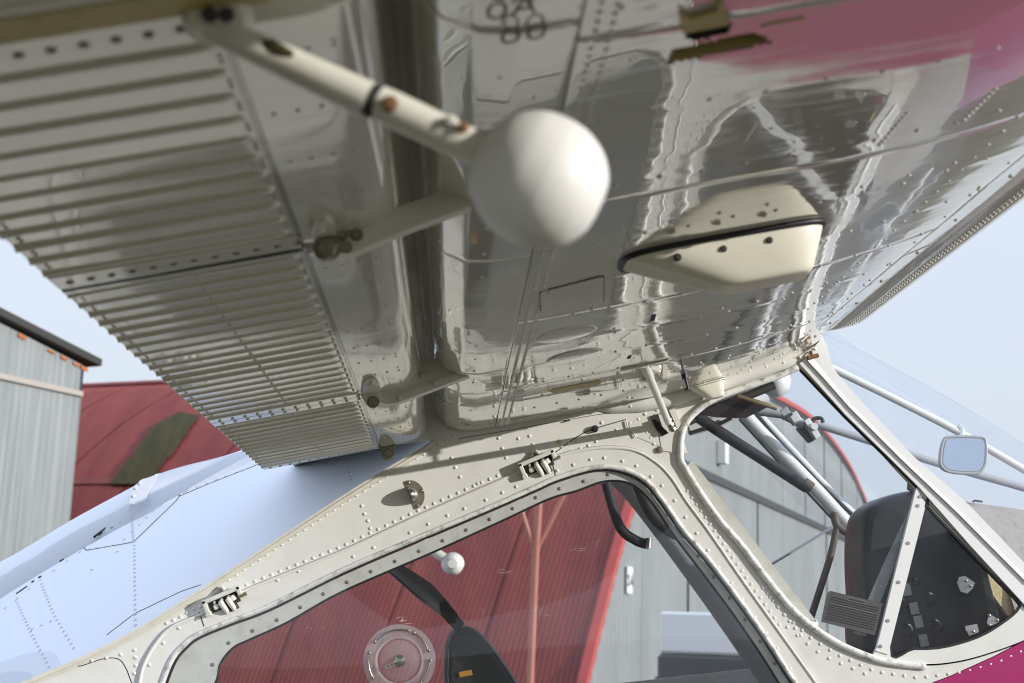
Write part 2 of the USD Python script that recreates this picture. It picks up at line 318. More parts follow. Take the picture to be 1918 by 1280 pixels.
part(ht, 'door_rail', gplate(gp.intersection(sbox(bmin, railz - .13, bmax, railz + .11)), -.1, .14), 'dark_gap', False, world=True)
band = Polygon(np.vstack([rs + nrm2 * .05, (rs - nrm2 * .13)[::-1]])).buffer(0)
part(ht, 'rim_trim', gplate(band, -.1, .12), 'red_trim', False, world=True)
band2 = Polygon(np.vstack([rs - nrm2 * .14, (rs - nrm2 * .30)[::-1]])).buffer(0)
part(ht, 'rim_gap', gplate(band2, -.1, .06), 'dark_gap', False, world=True)
sgb, sgz = gab(1173, 1087)
sg = part(ht, 'number_plate', gplate(sbox(sgb - .2, sgz - .32, sgb + .2, sgz + .32), .08, .12), 'sign_white', False, world=True)
tx = meshkit.text_mesh('14', .26, .01, True); v = tx.vertices - tx.bounds.mean(0)
tx.vertices = np.array([G3(sgb + a, sgz + b, .126 + c) for a, b, c in v]); part(sg, 'number', tx, 'ink', False, world=True)
def roofpt(u, v):                                  # where the view ray meets the red roof
    d = wray(u, v); best = None
    for (b0, z0), (b1, z1) in zip(rs[:-1], rs[1:]):
        n2 = np.array([-(z1 - z0), b1 - b0]); n3 = HB * n2[0] + Z3 * n2[1]; t = ((G3(b0, z0) - cw) @ n3) / (d @ n3)
        if t <= 0: continue
        p = cw + d * t; q = (p - HP) @ HB; 
        if min(b0, b1) - 1e-6 <= q <= max(b0, b1) + 1e-6 and min(z0, z1) - .02 <= p[2] <= max(z0, z1) + .02 and (best is None or t < best[0]): best = (t, p)
    return None if best is None else best[1]
mp = [roofpt(*q) for q in [(212, 908), (245, 855), (290, 800), (336, 772)]]; mq = [roofpt(*q) for q in [(285, 908), (315, 860), (345, 820), (376, 780)]]
if all(x is not None for x in mp + mq):
    a, b = resample(np.array(mp), n=24), resample(np.array(mq), n=24); t = np.linspace(0, 1, 12); jit = lambda s: (meshkit.fbm(np.stack([np.arange(24) * .45, np.zeros(24), np.zeros(24)], 1), 3, s)[:, None] - .5) * (b - a) * .16
    a, b = a + jit(3), b + jit(8)
    P = a[:, None] * (1 - t[None, :, None]) + b[:, None] * t[None, :, None]
    bb = (P - HP) @ HB; asc = rs[:np.argmax(rs[:, 1]) + 1]; o = np.argsort(asc[:, 0])
    zz = np.interp(bb, asc[o, 0], asc[o, 1]); P = P + Z3 * (zz - P[..., 2])[..., None] + (Z3 * .035 - HB * .03)
    part(ht, 'moss_patch', grid(P), 'moss', True, world=True)
lampb, lampz = gab(1348, 848)
part(ht, 'wall_lamp', gplate(sbox(lampb - .2, lampz - .35, lampb + .2, lampz + .35), .05, .3), 'sign_white', False, world=True)

SB = unit(rh * math.sin(math.atan(1500 / F)) + fh * math.cos(math.atan(1500 / F))); SR = unit(np.cross(SB, Z3))
d0 = wray(140, 900); SP = cw + d0 * 38.; SP[2] = 0
sh = lambda u, v: (lambda p: ((p - SP) @ SB, p[2]))(wplane(u, v, SP, SR))
S3 = lambda b, z, r=0.: SP + SB * b + Z3 * z + SR * r
SH = thing('sheet_shed', 'tall grey galvanised shed with black roof edge and rusty fringe', 'shed', SP)
r0_, r1_ = sh(0, 603), sh(153, 682); sl = (r1_[1] - r0_[1]) / (r1_[0] - r0_[0]); zr = lambda b: r1_[1] + sl * (b - r1_[0])
c1 = sh(138, 900)[0]; bz = sh(75, 722)[1]; bl = sh(-260, 900)[0]
def scorr(b0, b1, za, zb, pitch=.085, amp=.020, lean=0.):
    n = int((b1 - b0) / pitch * 5); bs = np.linspace(b0, b1, n + 1)
    P = np.array([[S3(b + lean * (z - 0), z, amp * math.sin(b / pitch * 2 * math.pi)) for z in (za(b), (za(b) + zb(b)) / 2, zb(b))] for b in bs])
    return grid(P)
wsh = (c1 - bl) / 5
for i in range(5):
    a, b = bl + i * wsh, bl + (i + 1) * wsh - .004
    part(SH, 'wall_sheet', scorr(a, b, lambda q: -.0, lambda q: bz), 'galvanised', True, world=True)
    part(SH, 'wall_sheet', scorr(a, b + (r1_[0] - c1 if i == 4 else 0), lambda q: bz + .02, lambda q: zr(q) - .02), 'galvanised', True, world=True)
def sbar(b0, z0, b1, z1, h, ra, rb):
    m = trimesh.creation.box([1, 1, 1]); P = []
    for x, y, z in m.vertices: P.append(S3(b0 + (b1 - b0) * (x + .5), z0 + (z1 - z0) * (x + .5) + h * y, ra + (rb - ra) * (z + .5)))
    m.vertices = np.array(P); m.fix_normals(); return m
e = sh(176, 681)
part(SH, 'roof_edge', sbar(bl, zr(bl) + .1, e[0], e[1], .19, -8, .3), 'dark_roof', False, world=True)
part(SH, 'batten', sbar(bl, bz, sh(151, 738)[0], bz, .14, .016, .10), 'grey_timber', False, world=True)
part(SH, 'side_wall', grid(np.array([[S3(c1 - .01, z, r) for r in (0, -6)] for z in (0, bz, zr(c1))])), 'galvanised', False, world=True)
rng = np.random.default_rng(4)
for i in (2, 5, 6.4, 7.7, 8.6):                    # rusty torn bits of flashing under the roof edge
    b = bl + (c1 - bl) * (.52 + .053 * i); w_ = .12 + .14 * rng.random()
    h_ = .05 + .09 * rng.random()
    part(SH, 'rust_tab', sbar(b, zr(b) - .1, b + w_, zr(b + w_) - .1, h_, .02, .05), 'rust_orange', False, world=True)

# thin braced post in front of the hangar
P0 = cw + wray(993, 1280) * 22; pb = lambda u, v: cw + wray(u, v) * 22
PT = thing('braced_post', 'thin pinkish post with two raked braces in front of the red roof', 'post', [P0[0], P0[1], 0])
part(PT, 'post', tube(np.array([[P0[0] - .02, P0[1], 0], P0, pb(1003, 1041), pb(1010, 930)]), .06, 10), 'pink_post', True, world=True)
for q in ((958, 900), (1078, 885)): part(PT, 'brace', tube(np.array([pb(1003, 1036), pb(*q)]), .035, 8), 'pink_post', True, world=True)

# boxy van parked beyond the cabin
VP_ = cw + wray(1330, 1290) * 24; VP_[2] = 0
VN = thing('parked_van', 'white box van with dark lower side parked by the hangar gable', 'van', VP_)
VB, VR = HB, HR; V3 = lambda x, y, z: VP_ + VR * x + VB * y + Z3 * z
def vbox(x0, x1, y0, y1, z0, z1, b=.06):
    m = rbox([0, 0, 0], [x1 - x0, y1 - y0, z1 - z0], None, b); c = np.array([(x0 + x1) / 2, (y0 + y1) / 2, (z0 + z1) / 2]) + m.vertices
    m.vertices = np.array([V3(*q) for q in c]); return m
part(VN, 'body', vbox(-.9, 1.0, 0, 4.6, 1.52, 2.22), 'van_white', False, world=True)
part(VN, 'lower_body', vbox(-.93, 1.03, -.03, 4.63, .45, 1.515), 'van_dark', False, world=True)
for i in range(3): part(VN, 'side_rail', vbox(-.97, -.935, 0, 4.6, .6 + .22 * i, .68 + .22 * i), 'galvanised', False, world=True)
for y_ in (.9, 3.7):
    for x_ in (-.8, .9): part(VN, 'wheel', lathe([(0, -.1), (.3, -.1), (.36, -.06), (.36, .06), (.3, .1), (0, .1)], V3(x_, y_, .36), VR, 20), 'tyre', True, world=True)

# ------------------------------------------------------------------ the airplane
AP = thing('airplane', 'white high-wing light airplane seen from beneath its wing beside the cabin door', 'airplane', W([0, .6, -2.0]) * [1, 1, 0])
# wing: closed core, skin panels below it
prof = [(-.143, .13), (-.142, .09), (-.135, .055), (-.118, .026), (-.09, .008), (-.055, .001), (0, 0)] + [(x, max(0, .26 * (x - .35) * abs(x - .35)) if x > .35 else 0) for x in np.linspace(.02, .805, 60)] + [(.832, .068), (.846, .086), (.850, .108)]
prof = np.array(prof); topside = np.array([(.838, .14), (.78, .172), (.6, .2), (.3, .2), (0, .185), (-.15, .165), (-.30, .135), (-.43, .098), (-.43, .094), (-.30, .122)])
core = np.vstack([prof + [0, .004], topside])
POCKETS = [[pz(*q)[:2] for q in px] for px in ([(1274, 44), (1292, 78), (1368, 60), (1362, 22)], [(1262, 90), (1412, 58), (1450, 78), (1251, 118)])]
def pocket_box(P, depth, t=.0015):                 # open-bottomed lining of a recess
    o = Polygon(P).buffer(-.0004); out = []
    m = trimesh.creation.extrude_polygon(o.difference(o.buffer(-t)), depth, engine='earcut'); out.append(m)
    m = trimesh.creation.extrude_polygon(o, t, engine='earcut'); m.vertices[:, 2] += depth; out.append(m); return cat_(out)
YW0, YW1 = .12, -5.0
def extr_y(pts, y0, y1): return plate(Polygon(pts).buffer(0), y0, y1)
core_m = extr_y(core, YW1, -.004); core_m.fix_normals()
for P in POCKETS:
    b = trimesh.creation.extrude_polygon(Polygon(P), .1, engine='earcut'); b.vertices[:, 2] -= .02
    core_m = trimesh.boolean.difference([core_m, b], engine='manifold')
wing = part(AP, 'wing', core_m, 'cove_shade_paint', 30)
nz = lambda *a, s=0: meshkit.noise(np.stack(np.broadcast_arrays(*a), -1), s)
RIBS = np.array([-2.62, -2.36, -2.10, -1.86, -1.62, -1.40, -1.18, -.96, -.76, -.56, -.38, -.22, -.08])
def wav(x, y):                                     # oil-canning of the thin skin between ribs
    d = .0014 * (nz(x * 2.6, y * 5.0, 0 * x, s=1) - .5) + .00040 * (nz(x * 5, y * 12, 0 * x, s=2) - .5) + .0001 * (nz(x * 9, y * 34, 0 * x, s=3) - .5)
    near = np.exp(-((y[..., None] - RIBS) / .014) ** 2).sum(-1)
    return d + near * (.0009 * (nz(x * 16, y * 3, 0 * x, s=5) - .35))
pr = prof[:-1]; ps = np.r_[0, np.cumsum(np.linalg.norm(np.diff(pr, axis=0), axis=1))]
def at_s(s): return np.interp(s, ps, pr[:, 0]), np.interp(s, ps, pr[:, 1])
s_of = lambda x: float(np.interp(x, pr[5:, 0], ps[5:]))
def skin(s0, s1, y0, y1, lift=0., cs=.008, cy=.007):
    ns, ny = max(3, int((s1 - s0) / cs)), max(3, int(abs(y1 - y0) / cy)); s = np.linspace(s0, s1, ns); y = np.linspace(y0, y1, ny)
    x, z = at_s(s); tx, tz = np.gradient(x), np.gradient(z); l = np.hypot(tx, tz); nx_, nz_ = tz / l, -tx / l
    X, Y = np.meshgrid(x, y, indexing='ij'); d = wav(X, Y) + lift
    s[1], s[-2] = s[0] + .0015, s[-1] - .0015; y[1], y[-2] = y[0] + math.copysign(.0015, y1 - y0), y[-1] - math.copysign(.0015, y1 - y0)
    x, z = at_s(s); X, Y = np.meshgrid(x, y, indexing='ij'); d = wav(X, Y) + lift
    e = np.minimum.reduce([np.arange(ns)[:, None] * np.ones(ny), (ns - 1 - np.arange(ns))[:, None] * np.ones(ny), np.ones((ns, 1)) * np.arange(ny), np.ones((ns, 1)) * (ny - 1 - np.arange(ny))])
    d = np.where(e == 0, d - .0011, d)
    m = grid(np.stack([X + nx_[:, None] * d, Y, z[:, None] + nz_[:, None] * d], -1))
    from shapely import contains_xy
    c = m.triangles_center; cut = np.zeros(len(c), bool)
    for P in POCKETS: cut |= contains_xy(Polygon(P), c[:, 0], c[:, 1])
    if cut.any(): m.update_faces(~cut)
    return m
gap = .0012; S0, SM, SE = 0., s_of(-.002), ps[-1]; SF = s_of(.715)
for a, b in [(-.004, -.775), (-.775, -1.60), (-1.60, -2.34), (-2.34, -3.6)]:
    part(wing, 'skin_panel', skin(S0, SM - gap / 2, b + gap / 2, a - gap / 2, 0., .004), 'wing_paint', True)
for a, b in [(-.004, -.53), (-.53, -1.18), (-1.18, -1.80), (-1.80, -2.30), (-2.30, -3.0)]:
    part(wing, 'skin_panel', skin(SM + gap / 2, SF - gap / 2, b + gap / 2, a - gap / 2, .0006), 'wing_paint', True)
for a, b in [(-.004, -1.0), (-1.0, -2.0), (-2.0, -3.0)]:
    part(wing, 'skin_panel', skin(SF + gap / 2, SE, b + gap / 2, a - gap / 2, .0003, .006), 'wing_paint', True)
part(wing, 'skin_panel', skin(SM, SE, -5, -3.003, 0, .03, .03), 'wing_paint', True)
def zw(x): return float(np.interp(x, pr[5:, 0], pr[5:, 1]))
rp = []
for i, yr in enumerate(RIBS):                      # rib lines
    st = .052 if i % 2 else .06
    for x in np.arange(.03, .80, st): rp.append((x, yr + .004 * math.sin(x * 40), zw(x) - .0008))
    if i % 3 == 1:
        for x in np.arange(.05, .58, .065): rp.append((x, yr - .035, zw(x) - .0008))
for y in np.arange(-2.75, -.02, .018): rp.append((.012, y, -.0006)); rp.append((.026, y + .008, -.0006))
for y in np.arange(-2.9, -.02, .038): rp.append((.70, y, zw(.70) - .0004)) if int(y * 100) % 3 == 0 else None
for y in np.arange(-2.9, -.02, .05): rp.append((.60, y, zw(.60) - .0004))
for u0, v0, u1, v1 in [(1698, 212, 1648, 272), (1866, 176, 1808, 234), (1412, 232, 1395, 262), (1120, 545, 1108, 580)]:
    a, b = pz(u0, v0), pz(u1, v1)
    for t in np.linspace(0, 1, 9): q = a + (b - a) * t; rp.append((q[0], q[1], zw(q[0]) - .0006))
part(wing, 'rivets', rivets(rp, DOWN, .0034, .0019, 7), 'wing_paint', 40, kind='stuff')
lp = []
for yr in np.arange(-2.6, -.05, .12):
    for s in (SM * .45, SM * .72): x, z = at_s(s); x2, z2 = at_s(s + .01); t = unit([x2 - x, 0, z2 - z]); lp.append(((x, yr, z), (t[2], 0, -t[0])))
part(wing, 'rivets', rivets([a for a, b in lp], np.array([b for a, b in lp]), .003, .0016, 6), 'wing_paint', 40, kind='stuff')
# access covers, slots and lettering underneath the wing
def under_poly(pts, n=0, closed=True):
    q = catmull(pts, n, closed) if n else pts
    return [(pz(a, b)[0], pz(a, b)[1]) for a, b in q]
def under_plate(pxy, z0, z1):
    m = trimesh.creation.extrude_polygon(Polygon(pxy).buffer(0), abs(z1 - z0), engine='earcut'); m.vertices[:, 2] += min(z0, z1); return m
def access(px):
    P = Polygon(under_poly(px)).buffer(.012).buffer(-.004); part(wing, 'cover_seam', under_plate(P.buffer(.0016).exterior.coords, -.0016, 0), 'seam', False)
    c = part(wing, 'access_cover', under_plate(P.exterior.coords, -.0030, -.0004), 'wing_paint', False)
    b = np.array(P.buffer(-.011).exterior.coords); b = resample(b, .032)
    part(wing, 'rivets', rivets([(x, y, -.003) for x, y in b], DOWN, .0028, .0012, 6), 'wing_paint', 40, kind='stuff')
access([(1022, 545), (1120, 520), (1120, 565), (1022, 578)])
a_ = pz(1060, 625); part(wing, 'inspection_disc', lathe([(0, 0), (.052, 0), (.055, .0015), (.055, .004)], (a_[0], a_[1], -.003), [0, 0, 1], 36), 'wing_paint', 30)
a_ = pz(1075, 668); part(wing, 'inspection_disc', lathe([(0, 0), (.052, 0), (.055, .0015), (.055, .004)], (a_[0], a_[1], -.003), [0, 0, 1], 36), 'wing_paint', 30)
part(wing, 'control_slot', under_plate(under_poly([(1034, 729), (1122, 712), (1126, 716), (1122, 720), (1036, 736), (1030, 733)]), -.0016, .01), 'olive_primer', False)
part(wing, 'drain_slot', under_plate(under_poly([(1220, 590), (1229, 588), (1226, 600), (1217, 601)]), -.0012, .01), 'seam', False)
part(wing, 'drain_slot', under_plate(under_poly([(1176, 667), (1183, 665), (1181, 671), (1174, 672)]), -.0012, .01), 'seam', False)
for txt, u, v in (('0A', 903, 32), ('00', 930, 78)):
    t = meshkit.text_mesh(txt, .030, .0006); q = pz(u, v); P = t.vertices.copy()
    t.vertices = np.stack([q[0] + P[:, 0] * .8, q[1] - P[:, 1] * 1.0, -.0030 + 0 * P[:, 0] - P[:, 2]], 1); t.faces = t.faces[:, ::-1]
    part(wing, 'lettering', t, 'ink', False)
# open flap-linkage pocket near the outer rib
pk = part(wing, 'linkage_pocket', pocket_box(POCKETS[0], .07), 'seam', False)
part(wing, 'pocket_lip', under_plate(under_poly([(1271, 18), (1292, 26), (1338, 12), (1352, -14), (1364, 36), (1276, 52)]), -.006, -.002), 'olive_primer', False)
for q in ([(1283, 80), (1300, 40)], [(1310, 38), (1338, 60)], [(1346, 64), (1352, 34)], [(1295, 66), (1350, 52)]):
    part(wing, 'linkage_rod', tube(np.array([pz(*q[0], .008), pz(*q[1], .012)]), .005, 8), 'chrome', True)
part(wing, 'drag_slot', pocket_box(POCKETS[1], .06), 'olive_primer', False)
q_ = [pz(*p) for p in ((1424, 47), (1452, 40), (1505, 31))]; part(wing, 'slot_latch', tube(np.array(q_) - [0, 0, .001], .0016, 8), 'olive_primer', True)

# leading-edge slat
ya, sxa = -.235, .742
sl = [(sxa + .022, .051), (sxa + .05, .044), (sxa + .09, .045), (sxa + .125, .052), (sxa + .150, .078), (sxa + .14, .104), (sxa + .07, .10), (sxa + .03, .075)]
slc = catmull(sl, 6, True)
def slat_ring(y, k=1.):
    c = slc.mean(0); return np.stack([c[0] + (slc[:, 0] - c[0]) * k, np.full(len(slc), y), c[1] + (slc[:, 1] - c[1]) * k], 1)
ys = [ya + .0, ya - .006, ya - .02, ya - .05] + list(np.linspace(ya - .1, -5, 40)); ks = [.70, .86, .95, 1.] + [1.] * 40
P = np.array([slat_ring(y, k) for y, k in zip(ys, ks)]); P = np.concatenate([P, P[:, :1]], 1)
cap = TM(np.vstack([slat_ring(ya, .70), [[slc[:, 0].mean(), ya, slc[:, 1].mean()]]]), [[i, (i + 1) % len(slc), len(slc)] for i in range(len(slc))])
slat = part(AP, 'slat', cat_([grid(P), cap]), 'flap_paint', 50)
slp = np.array(sl[:4]); rp = []; rn = []
for y in np.arange(ya - .06, -3, -.017):
    for k in (.16, .26): rp.append((sxa + .06 + .05 * k * 2, y, np.interp(sxa + .06 + .05 * k * 2, slp[:, 0], slp[:, 1]) - .0005)); rn.append((.1, 0, -1))
for y in np.arange(ya - .03, -3, -.07): rp.append((sxa + .158, y, .085)); rn.append((1, 0, -.5)) if 0 else rp.pop()
part(slat, 'rivets', rivets(rp, np.array(rn), .0032, .002, 6), 'wing_paint', 40, kind='stuff')
for y in (ya - .25, ya - .95, ya - 1.65): part(slat, 'bracket', plate(Polygon([(sxa - .06, .05), (sxa + .05, .05), (sxa + .08, .09), (sxa - .02, .1)]), y, y - .006), 'wing_paint', False)

# flap sections and aileron: beaded skin, smooth nose, end strips, rivets
XT, XF, XN = -.565, -.283, -.163
PITCH = .051
def bead(y, y0, y1):
    t = (y - y0) / PITCH; k = np.abs(t - np.round(t)) * PITCH
    return np.where(k < .0085, (.5 + .5 * np.cos(k / .0085 * np.pi)) ** .8, 0.)
def control(name, label, y0, y1, strip_in, strip_out, mid=True):
    """y0 inboard, y1 outboard; strips are flat riveted bands at the ends."""
    yy = np.arange(y1, y0 + 1e-6, .0017); yy[-1] = y0
    xs = np.r_[np.linspace(XT, XT + .02, 6), np.linspace(XT + .03, XF - .03, 14), np.linspace(XF - .026, XF - .004, 8)]
    X, Y = np.meshgrid(xs, yy, indexing='ij')
    yb0, yb1 = y0 - strip_in, y1 + strip_out; nb = max(1, round((yb0 - yb1) / PITCH)); c0 = yb1 + ((yb0 - yb1) - (nb - 1) * PITCH) / 2
    inb = (Y > yb1 + .006) & (Y < yb0 - .006)
    k = np.clip((XF - .008 - X) / .016, 0, 1); k = k * k * (3 - 2 * k)
    Z = -.0036 * (1 + .2 * np.exp(-(X - XT) / .012)) * bead(Y, c0, 0) * inb * k
    Z += .0022 * (nz(X * 3, Y * 9, 0 * X, s=7) - .5) * (1 - bead(Y, c0, 0)) * inb * k
    Z += np.where(~inb, -.0022, 0)                 # doubler strips stand proud
    top = lambda x: np.interp(x, [XT, XF, XF + .05, XN - .02], [.006, .062, .07, .06])
    low = grid(np.stack([X, Y, Z], -1))
    body = [(XT, .002), (XF, .002), (XF, .06), (XT + .2, .035), (XT, .008)]
    c = part(AP, name, plate(Polygon(body), y1 + .002, y0 - .002), 'flap_paint', False, label)
    part(c, 'beaded_skin', low, 'flap_paint', True)
    upper = grid(np.stack([X[::5], Y[::5], top(X[::5]) + .005 * bead(Y[::5], c0, 0) * inb[::5]], -1)); part(c, 'upper_skin', upper, 'flap_paint', True)
    te = [np.stack([np.full_like(yy, XT), yy, Z[0]], -1), np.stack([np.full_like(yy, XT - .002), yy, .003 + .5 * Z[0] + .0025 * bead(yy, c0, 0)], -1), np.stack([np.full_like(yy, XT), yy, top(XT) + .005 * bead(yy, c0, 0) * inb[0]], -1)]
    part(c, 'trailing_edge', grid(np.array(te)), 'flap_paint', True)
    # smooth nose with rounded ends
    pn = [(XF + .0015, -.0025), (XF + .02, -.0025), (XN - .055, -.002), (XN - .03, .003), (XN - .012, .014), (XN - .002, .03), (XN, .045), (XN - .006, .062), (XN - .03, .075), (XN - .07, .078), (XF, .066)]
    pn = resample(catmull(pn, 8), n=70)
    ny = max(8, int((y0 - y1) / .008)); yv = np.unique(np.r_[np.linspace(y1, y0, ny), y1 + np.array([.001, .003, .006, .011, .018, .028]), y0 - np.array([.001, .003, .006, .011, .018, .028])])
    e = np.minimum(yv - y1, y0 - yv); rr = .03; q = np.clip(1 - e / rr, 0, 1); shrink = rr * (1 - np.sqrt(np.maximum(0, 1 - q * q)))
    cx, cz = XF + .02, .03; w = np.clip((pn[:, 0] - (XN - .075)) / .075, 0, 1)
    P = np.stack([pn[None, :, 0] - shrink[:, None] * w, np.repeat(yv[:, None], len(pn), 1), pn[None, :, 1] + shrink[:, None] * .35 * (pn[None, :, 1] < .03) + .0014 * (nz(pn[None, :, 0] * 6, yv[:, None] * 7, 0 * yv[:, None], s=9) - .5)], -1)
    part(c, 'nose_skin', grid(P), 'flap_paint', True)
    for y in (y0, y1): part(c, 'end_rib', plate(Polygon([(XF, .0), (XN - .06, .0), (XN - .025, .012), (XN - .02, .05), (XF, .06)]), y - .001 if y == y0 else y + .001, y - .003 if y == y0 else y + .003), 'flap_paint', False)
    R1, N1 = [], DOWN
    for j in range(nb + 1):                        # paired rivets in each valley by the step and along the mid spar
        y = c0 + (j - .5) * PITCH
        if y1 < y < y0:
            for dy in (-.006, .006): R1.append((XF - .010, y + dy, -.0002)); R1.append((XT + .012, y + dy, -.0002))
            if mid: R1.append((XF - .135, y - .006, -.0002)); R1.append((XF - .135, y + .006, -.0002))
    for yr in np.arange(y1 + .09, y0, .125):
        for x in np.arange(XF + .016, XN - .03, .021): R1.append((x, yr, -.0024))
    part(c, 'rivets', rivets(R1, DOWN, .0026, .0018, 6), 'flap_paint', 40, kind='stuff')
    for yb, st in ((y0 - strip_in * .5, strip_in), (y1 + strip_out * .5, strip_out)):
        if st > .01: part(c, 'strip_rivets', rivets([(x, yb, -.0022) for x in np.arange(XT + .018, XF, .0235)], DOWN, .0048 if name == 'aileron' else .0038, .0026, 10), 'old_metal' if name == 'aileron' else 'flap_paint', 40, kind='stuff')
    return c
yg1, yg2 = pz(350, 503)[1], pz(535, 768)[1]
yo = pz(175, 27)[1]
control('flap', 'inboard flap section next to the cabin', -.025, yg2 - .004, .03, .03)
control('flap', 'middle flap section with beaded skin', yg2 + .004 - .012, yg1 - .006 + .01, .03, .008)
control('aileron', 'beaded aileron section outboard of the flap', yg1 - .012, yo + .02, .042, .042, False)
control('aileron', 'outer aileron section at the upper edge of the view', yo - .02, -4.9, .01, .03, False)
part(AP, 'aileron_spar', plate(Polygon([(XT, -.003), (XN - .08, -.003), (XN - .08, .05), (XT, .006)]), yo - .018, yo + .018), 'olive_primer', False)

# hinge arms and lugs
def yplate(parent, name, px, y, th, mat, n=0): return part(parent, name, plate(pp(px, y, n), y - th / 2, y + th / 2), mat, 30)
ha = yplate(AP, 'hinge_arm', [(628, 447), (700, 412), (856, 352), (884, 363), (882, 392), (770, 432), (668, 476), (640, 480), (626, 468)], yg1 - .035, .022, 'arm_paint', 0)
def bolt(parent, u, v, y, r, mat='old_metal', h=.006):
    p = py(u, v, y); s = 6
    m = cat_([lathe([(0, -h), (r * .8, -h), (r, -h * .6), (r, 0), (0, 0)], p, [0, 1, 0], 6 if r > .006 else 10), lathe([(r * 1.0, 0), (r * 1.3, 0), (r * 1.3, .0015), (r, .0015)], p, [0, 1, 0], 16)])
    part(parent, 'bolt', m, mat, 30)
for u, v in ((668, 440), (648, 463), (640, 440)): bolt(ha, u, v, yg1 - .047, .0058)
hb = part(AP, 'hinge_lug', under_plate(under_poly([(584, 442), (590, 420), (604, 403), (620, 405), (628, 426), (632, 458), (600, 462)], 3), -.0075, -.0025), 'arm_paint', 30)
part(hb, 'lug_hole', under_plate(under_poly([(595, 438), (614, 431), (617, 438), (610, 444), (600, 445)], 3), -.0082, -.0074), 'seam', False)
part(hb, 'cheek', plate(pp([(594, 452), (630, 440), (634, 466), (626, 480), (608, 485), (594, 474)], yg1 - .05, 3), yg1 - .054, yg1 - .046), 'old_metal', 30)
bolt(hb, 613, 464, yg1 - .056, .0125)
part(hb, 'rivet', rivets([pz(598, 420) - [0, 0, .0075]], DOWN, .006, .004, 10), 'arm_paint', 40)
hb2 = yplate(AP, 'hinge_arm', [(692, 752), (712, 722), (775, 694), (826, 670), (908, 690), (905, 697), (745, 757), (728, 760)], yg2 + .035, .03, 'arm_paint', 0)
part(hb2, 'cover_plate', plate(pp([(745, 745), (752, 737), (880, 690), (902, 692), (748, 752)], yg2 + .02), yg2 + .017, yg2 + .021), 'arm_paint', False)
for u, v in ((749, 746), (814, 719), (878, 695), (792, 703), (838, 684)): bolt(hb2, u, v, yg2 + .0165, .0042, 'frame_paint', .003)
hc = part(AP, 'hinge_lug', under_plate(under_poly([(678, 740), (684, 720), (696, 712), (708, 718), (712, 740), (700, 746)], 3), -.0075, -.0025), 'frame_paint', 30)
part(hc, 'cheek', plate(pp([(678, 736), (711, 731), (712, 754), (703, 766), (690, 762), (682, 750)], yg2 - .045, 3), yg2 - .049, yg2 - .041), 'arm_paint', 30)
bolt(hc, 699, 753, yg2 - .051, .0088)
hd = yplate(AP, 'hinge_lug', [(709, 832), (712, 812), (733, 811), (741, 830), (738, 852), (728, 863), (718, 860)], -.03, .014, 'old_metal', 4)
bolt(hd, 727, 848, -.038, .009)

# mass balance: white ball on a jointed arm ahead of the aileron hinge
yb = yo + .03
pA, pB, pC, pD = py(392, 50, yb), py(690, 188, yb), py(708, 192, yb), py(905, 283, yb)
cB = py(1009, 337, yb); rB = 127 * (R.T @ (cB - CAM))[2] / F
axd = unit(cB - pC)
prf = [(0, -rB * .99), (rB * .25, -rB * .98), (rB * .55, -rB * .86), (rB * .8, -rB * .63), (rB * .96, -rB * .32), (rB * 1.0, -.02 * rB), (rB * .985, rB * .22), (rB * .90, rB * .48), (rB * .72, rB * .74), (rB * .45, rB * .93), (rB * .2, rB * .985), (0, rB * .995)]
prf = resample(catmull(prf, 6), n=140); prf[:, 0] *= 1 - .004 * np.exp(-((prf[:, 1] - .06 * rB) / (.014 * rB)) ** 2); prf[0, 0] = prf[-1, 0] = 0
mb = part(AP, 'mass_balance', lathe(prf, cB, axd, 64), 'ball_paint', True, 'smooth white ball weight on the aileron arm')
def pxr(n, p): return n * (R.T @ (p - CAM))[2] / F
part(mb, 'arm', tube(resample(np.array([pA, pB]), n=12), np.linspace(pxr(27, pA), pxr(36, pB), 12), 28), 'arm_paint', 60)
part(mb, 'joint_ring', tube(np.array([pB, pC]), pxr(33, pB), 28), 'seam', 60)
part(mb, 'sleeve', tube(resample(np.array([pC, pD + axd * .03]), n=10), np.r_[pxr(33, pC), np.full(9, pxr(35, pC))] * np.linspace(1, .9, 10), 28), 'arm_paint', 60)
sd = unit(ray(740, 190)); 
for u, v, r, mt in ((731, 196, .006, 'rust'), (845, 228, .0045, 'arm_paint'), (868, 240, .004, 'rust')):
    q = py(u, v, yb) - ray(u, v) * .013; part(mb, 'bolt', lathe([(0, .007), (r * .8, .006), (r, .002), (r, -.006)], q, -unit(ray(u, v)) + np.array([0, -.1, .3]), 12), mt, 40)
q = py(520, 92, yb) - ray(520, 92) * .012; a_ = trimesh.creation.icosphere(2, .007)
P = a_.vertices * [1.8, .5, .7] * (1 + .5 * (nz(*(a_.vertices.T * 260), s=3)[:, None] - .5)); a_.vertices = P @ np.array([axd, -unit(ray(520, 92)), np.cross(axd, ray(520, 92))]) + q
part(mb, 'lichen_spot', a_, 'moss', True)
cl = py(408, 30, yb); part(mb, 'clamp', rbox(cl + np.array([0, 0, .012]), [.05, .035, .05], None, .2), 'arm_paint', False)
for u, v in ((392, 28), (424, 28)): part(mb, 'bolt', lathe([(0, .006), (.005, .006), (.006, 0)], py(u, v, yb) - ray(u, v) * .02, -ray(u, v), 10), 'seam', 30)

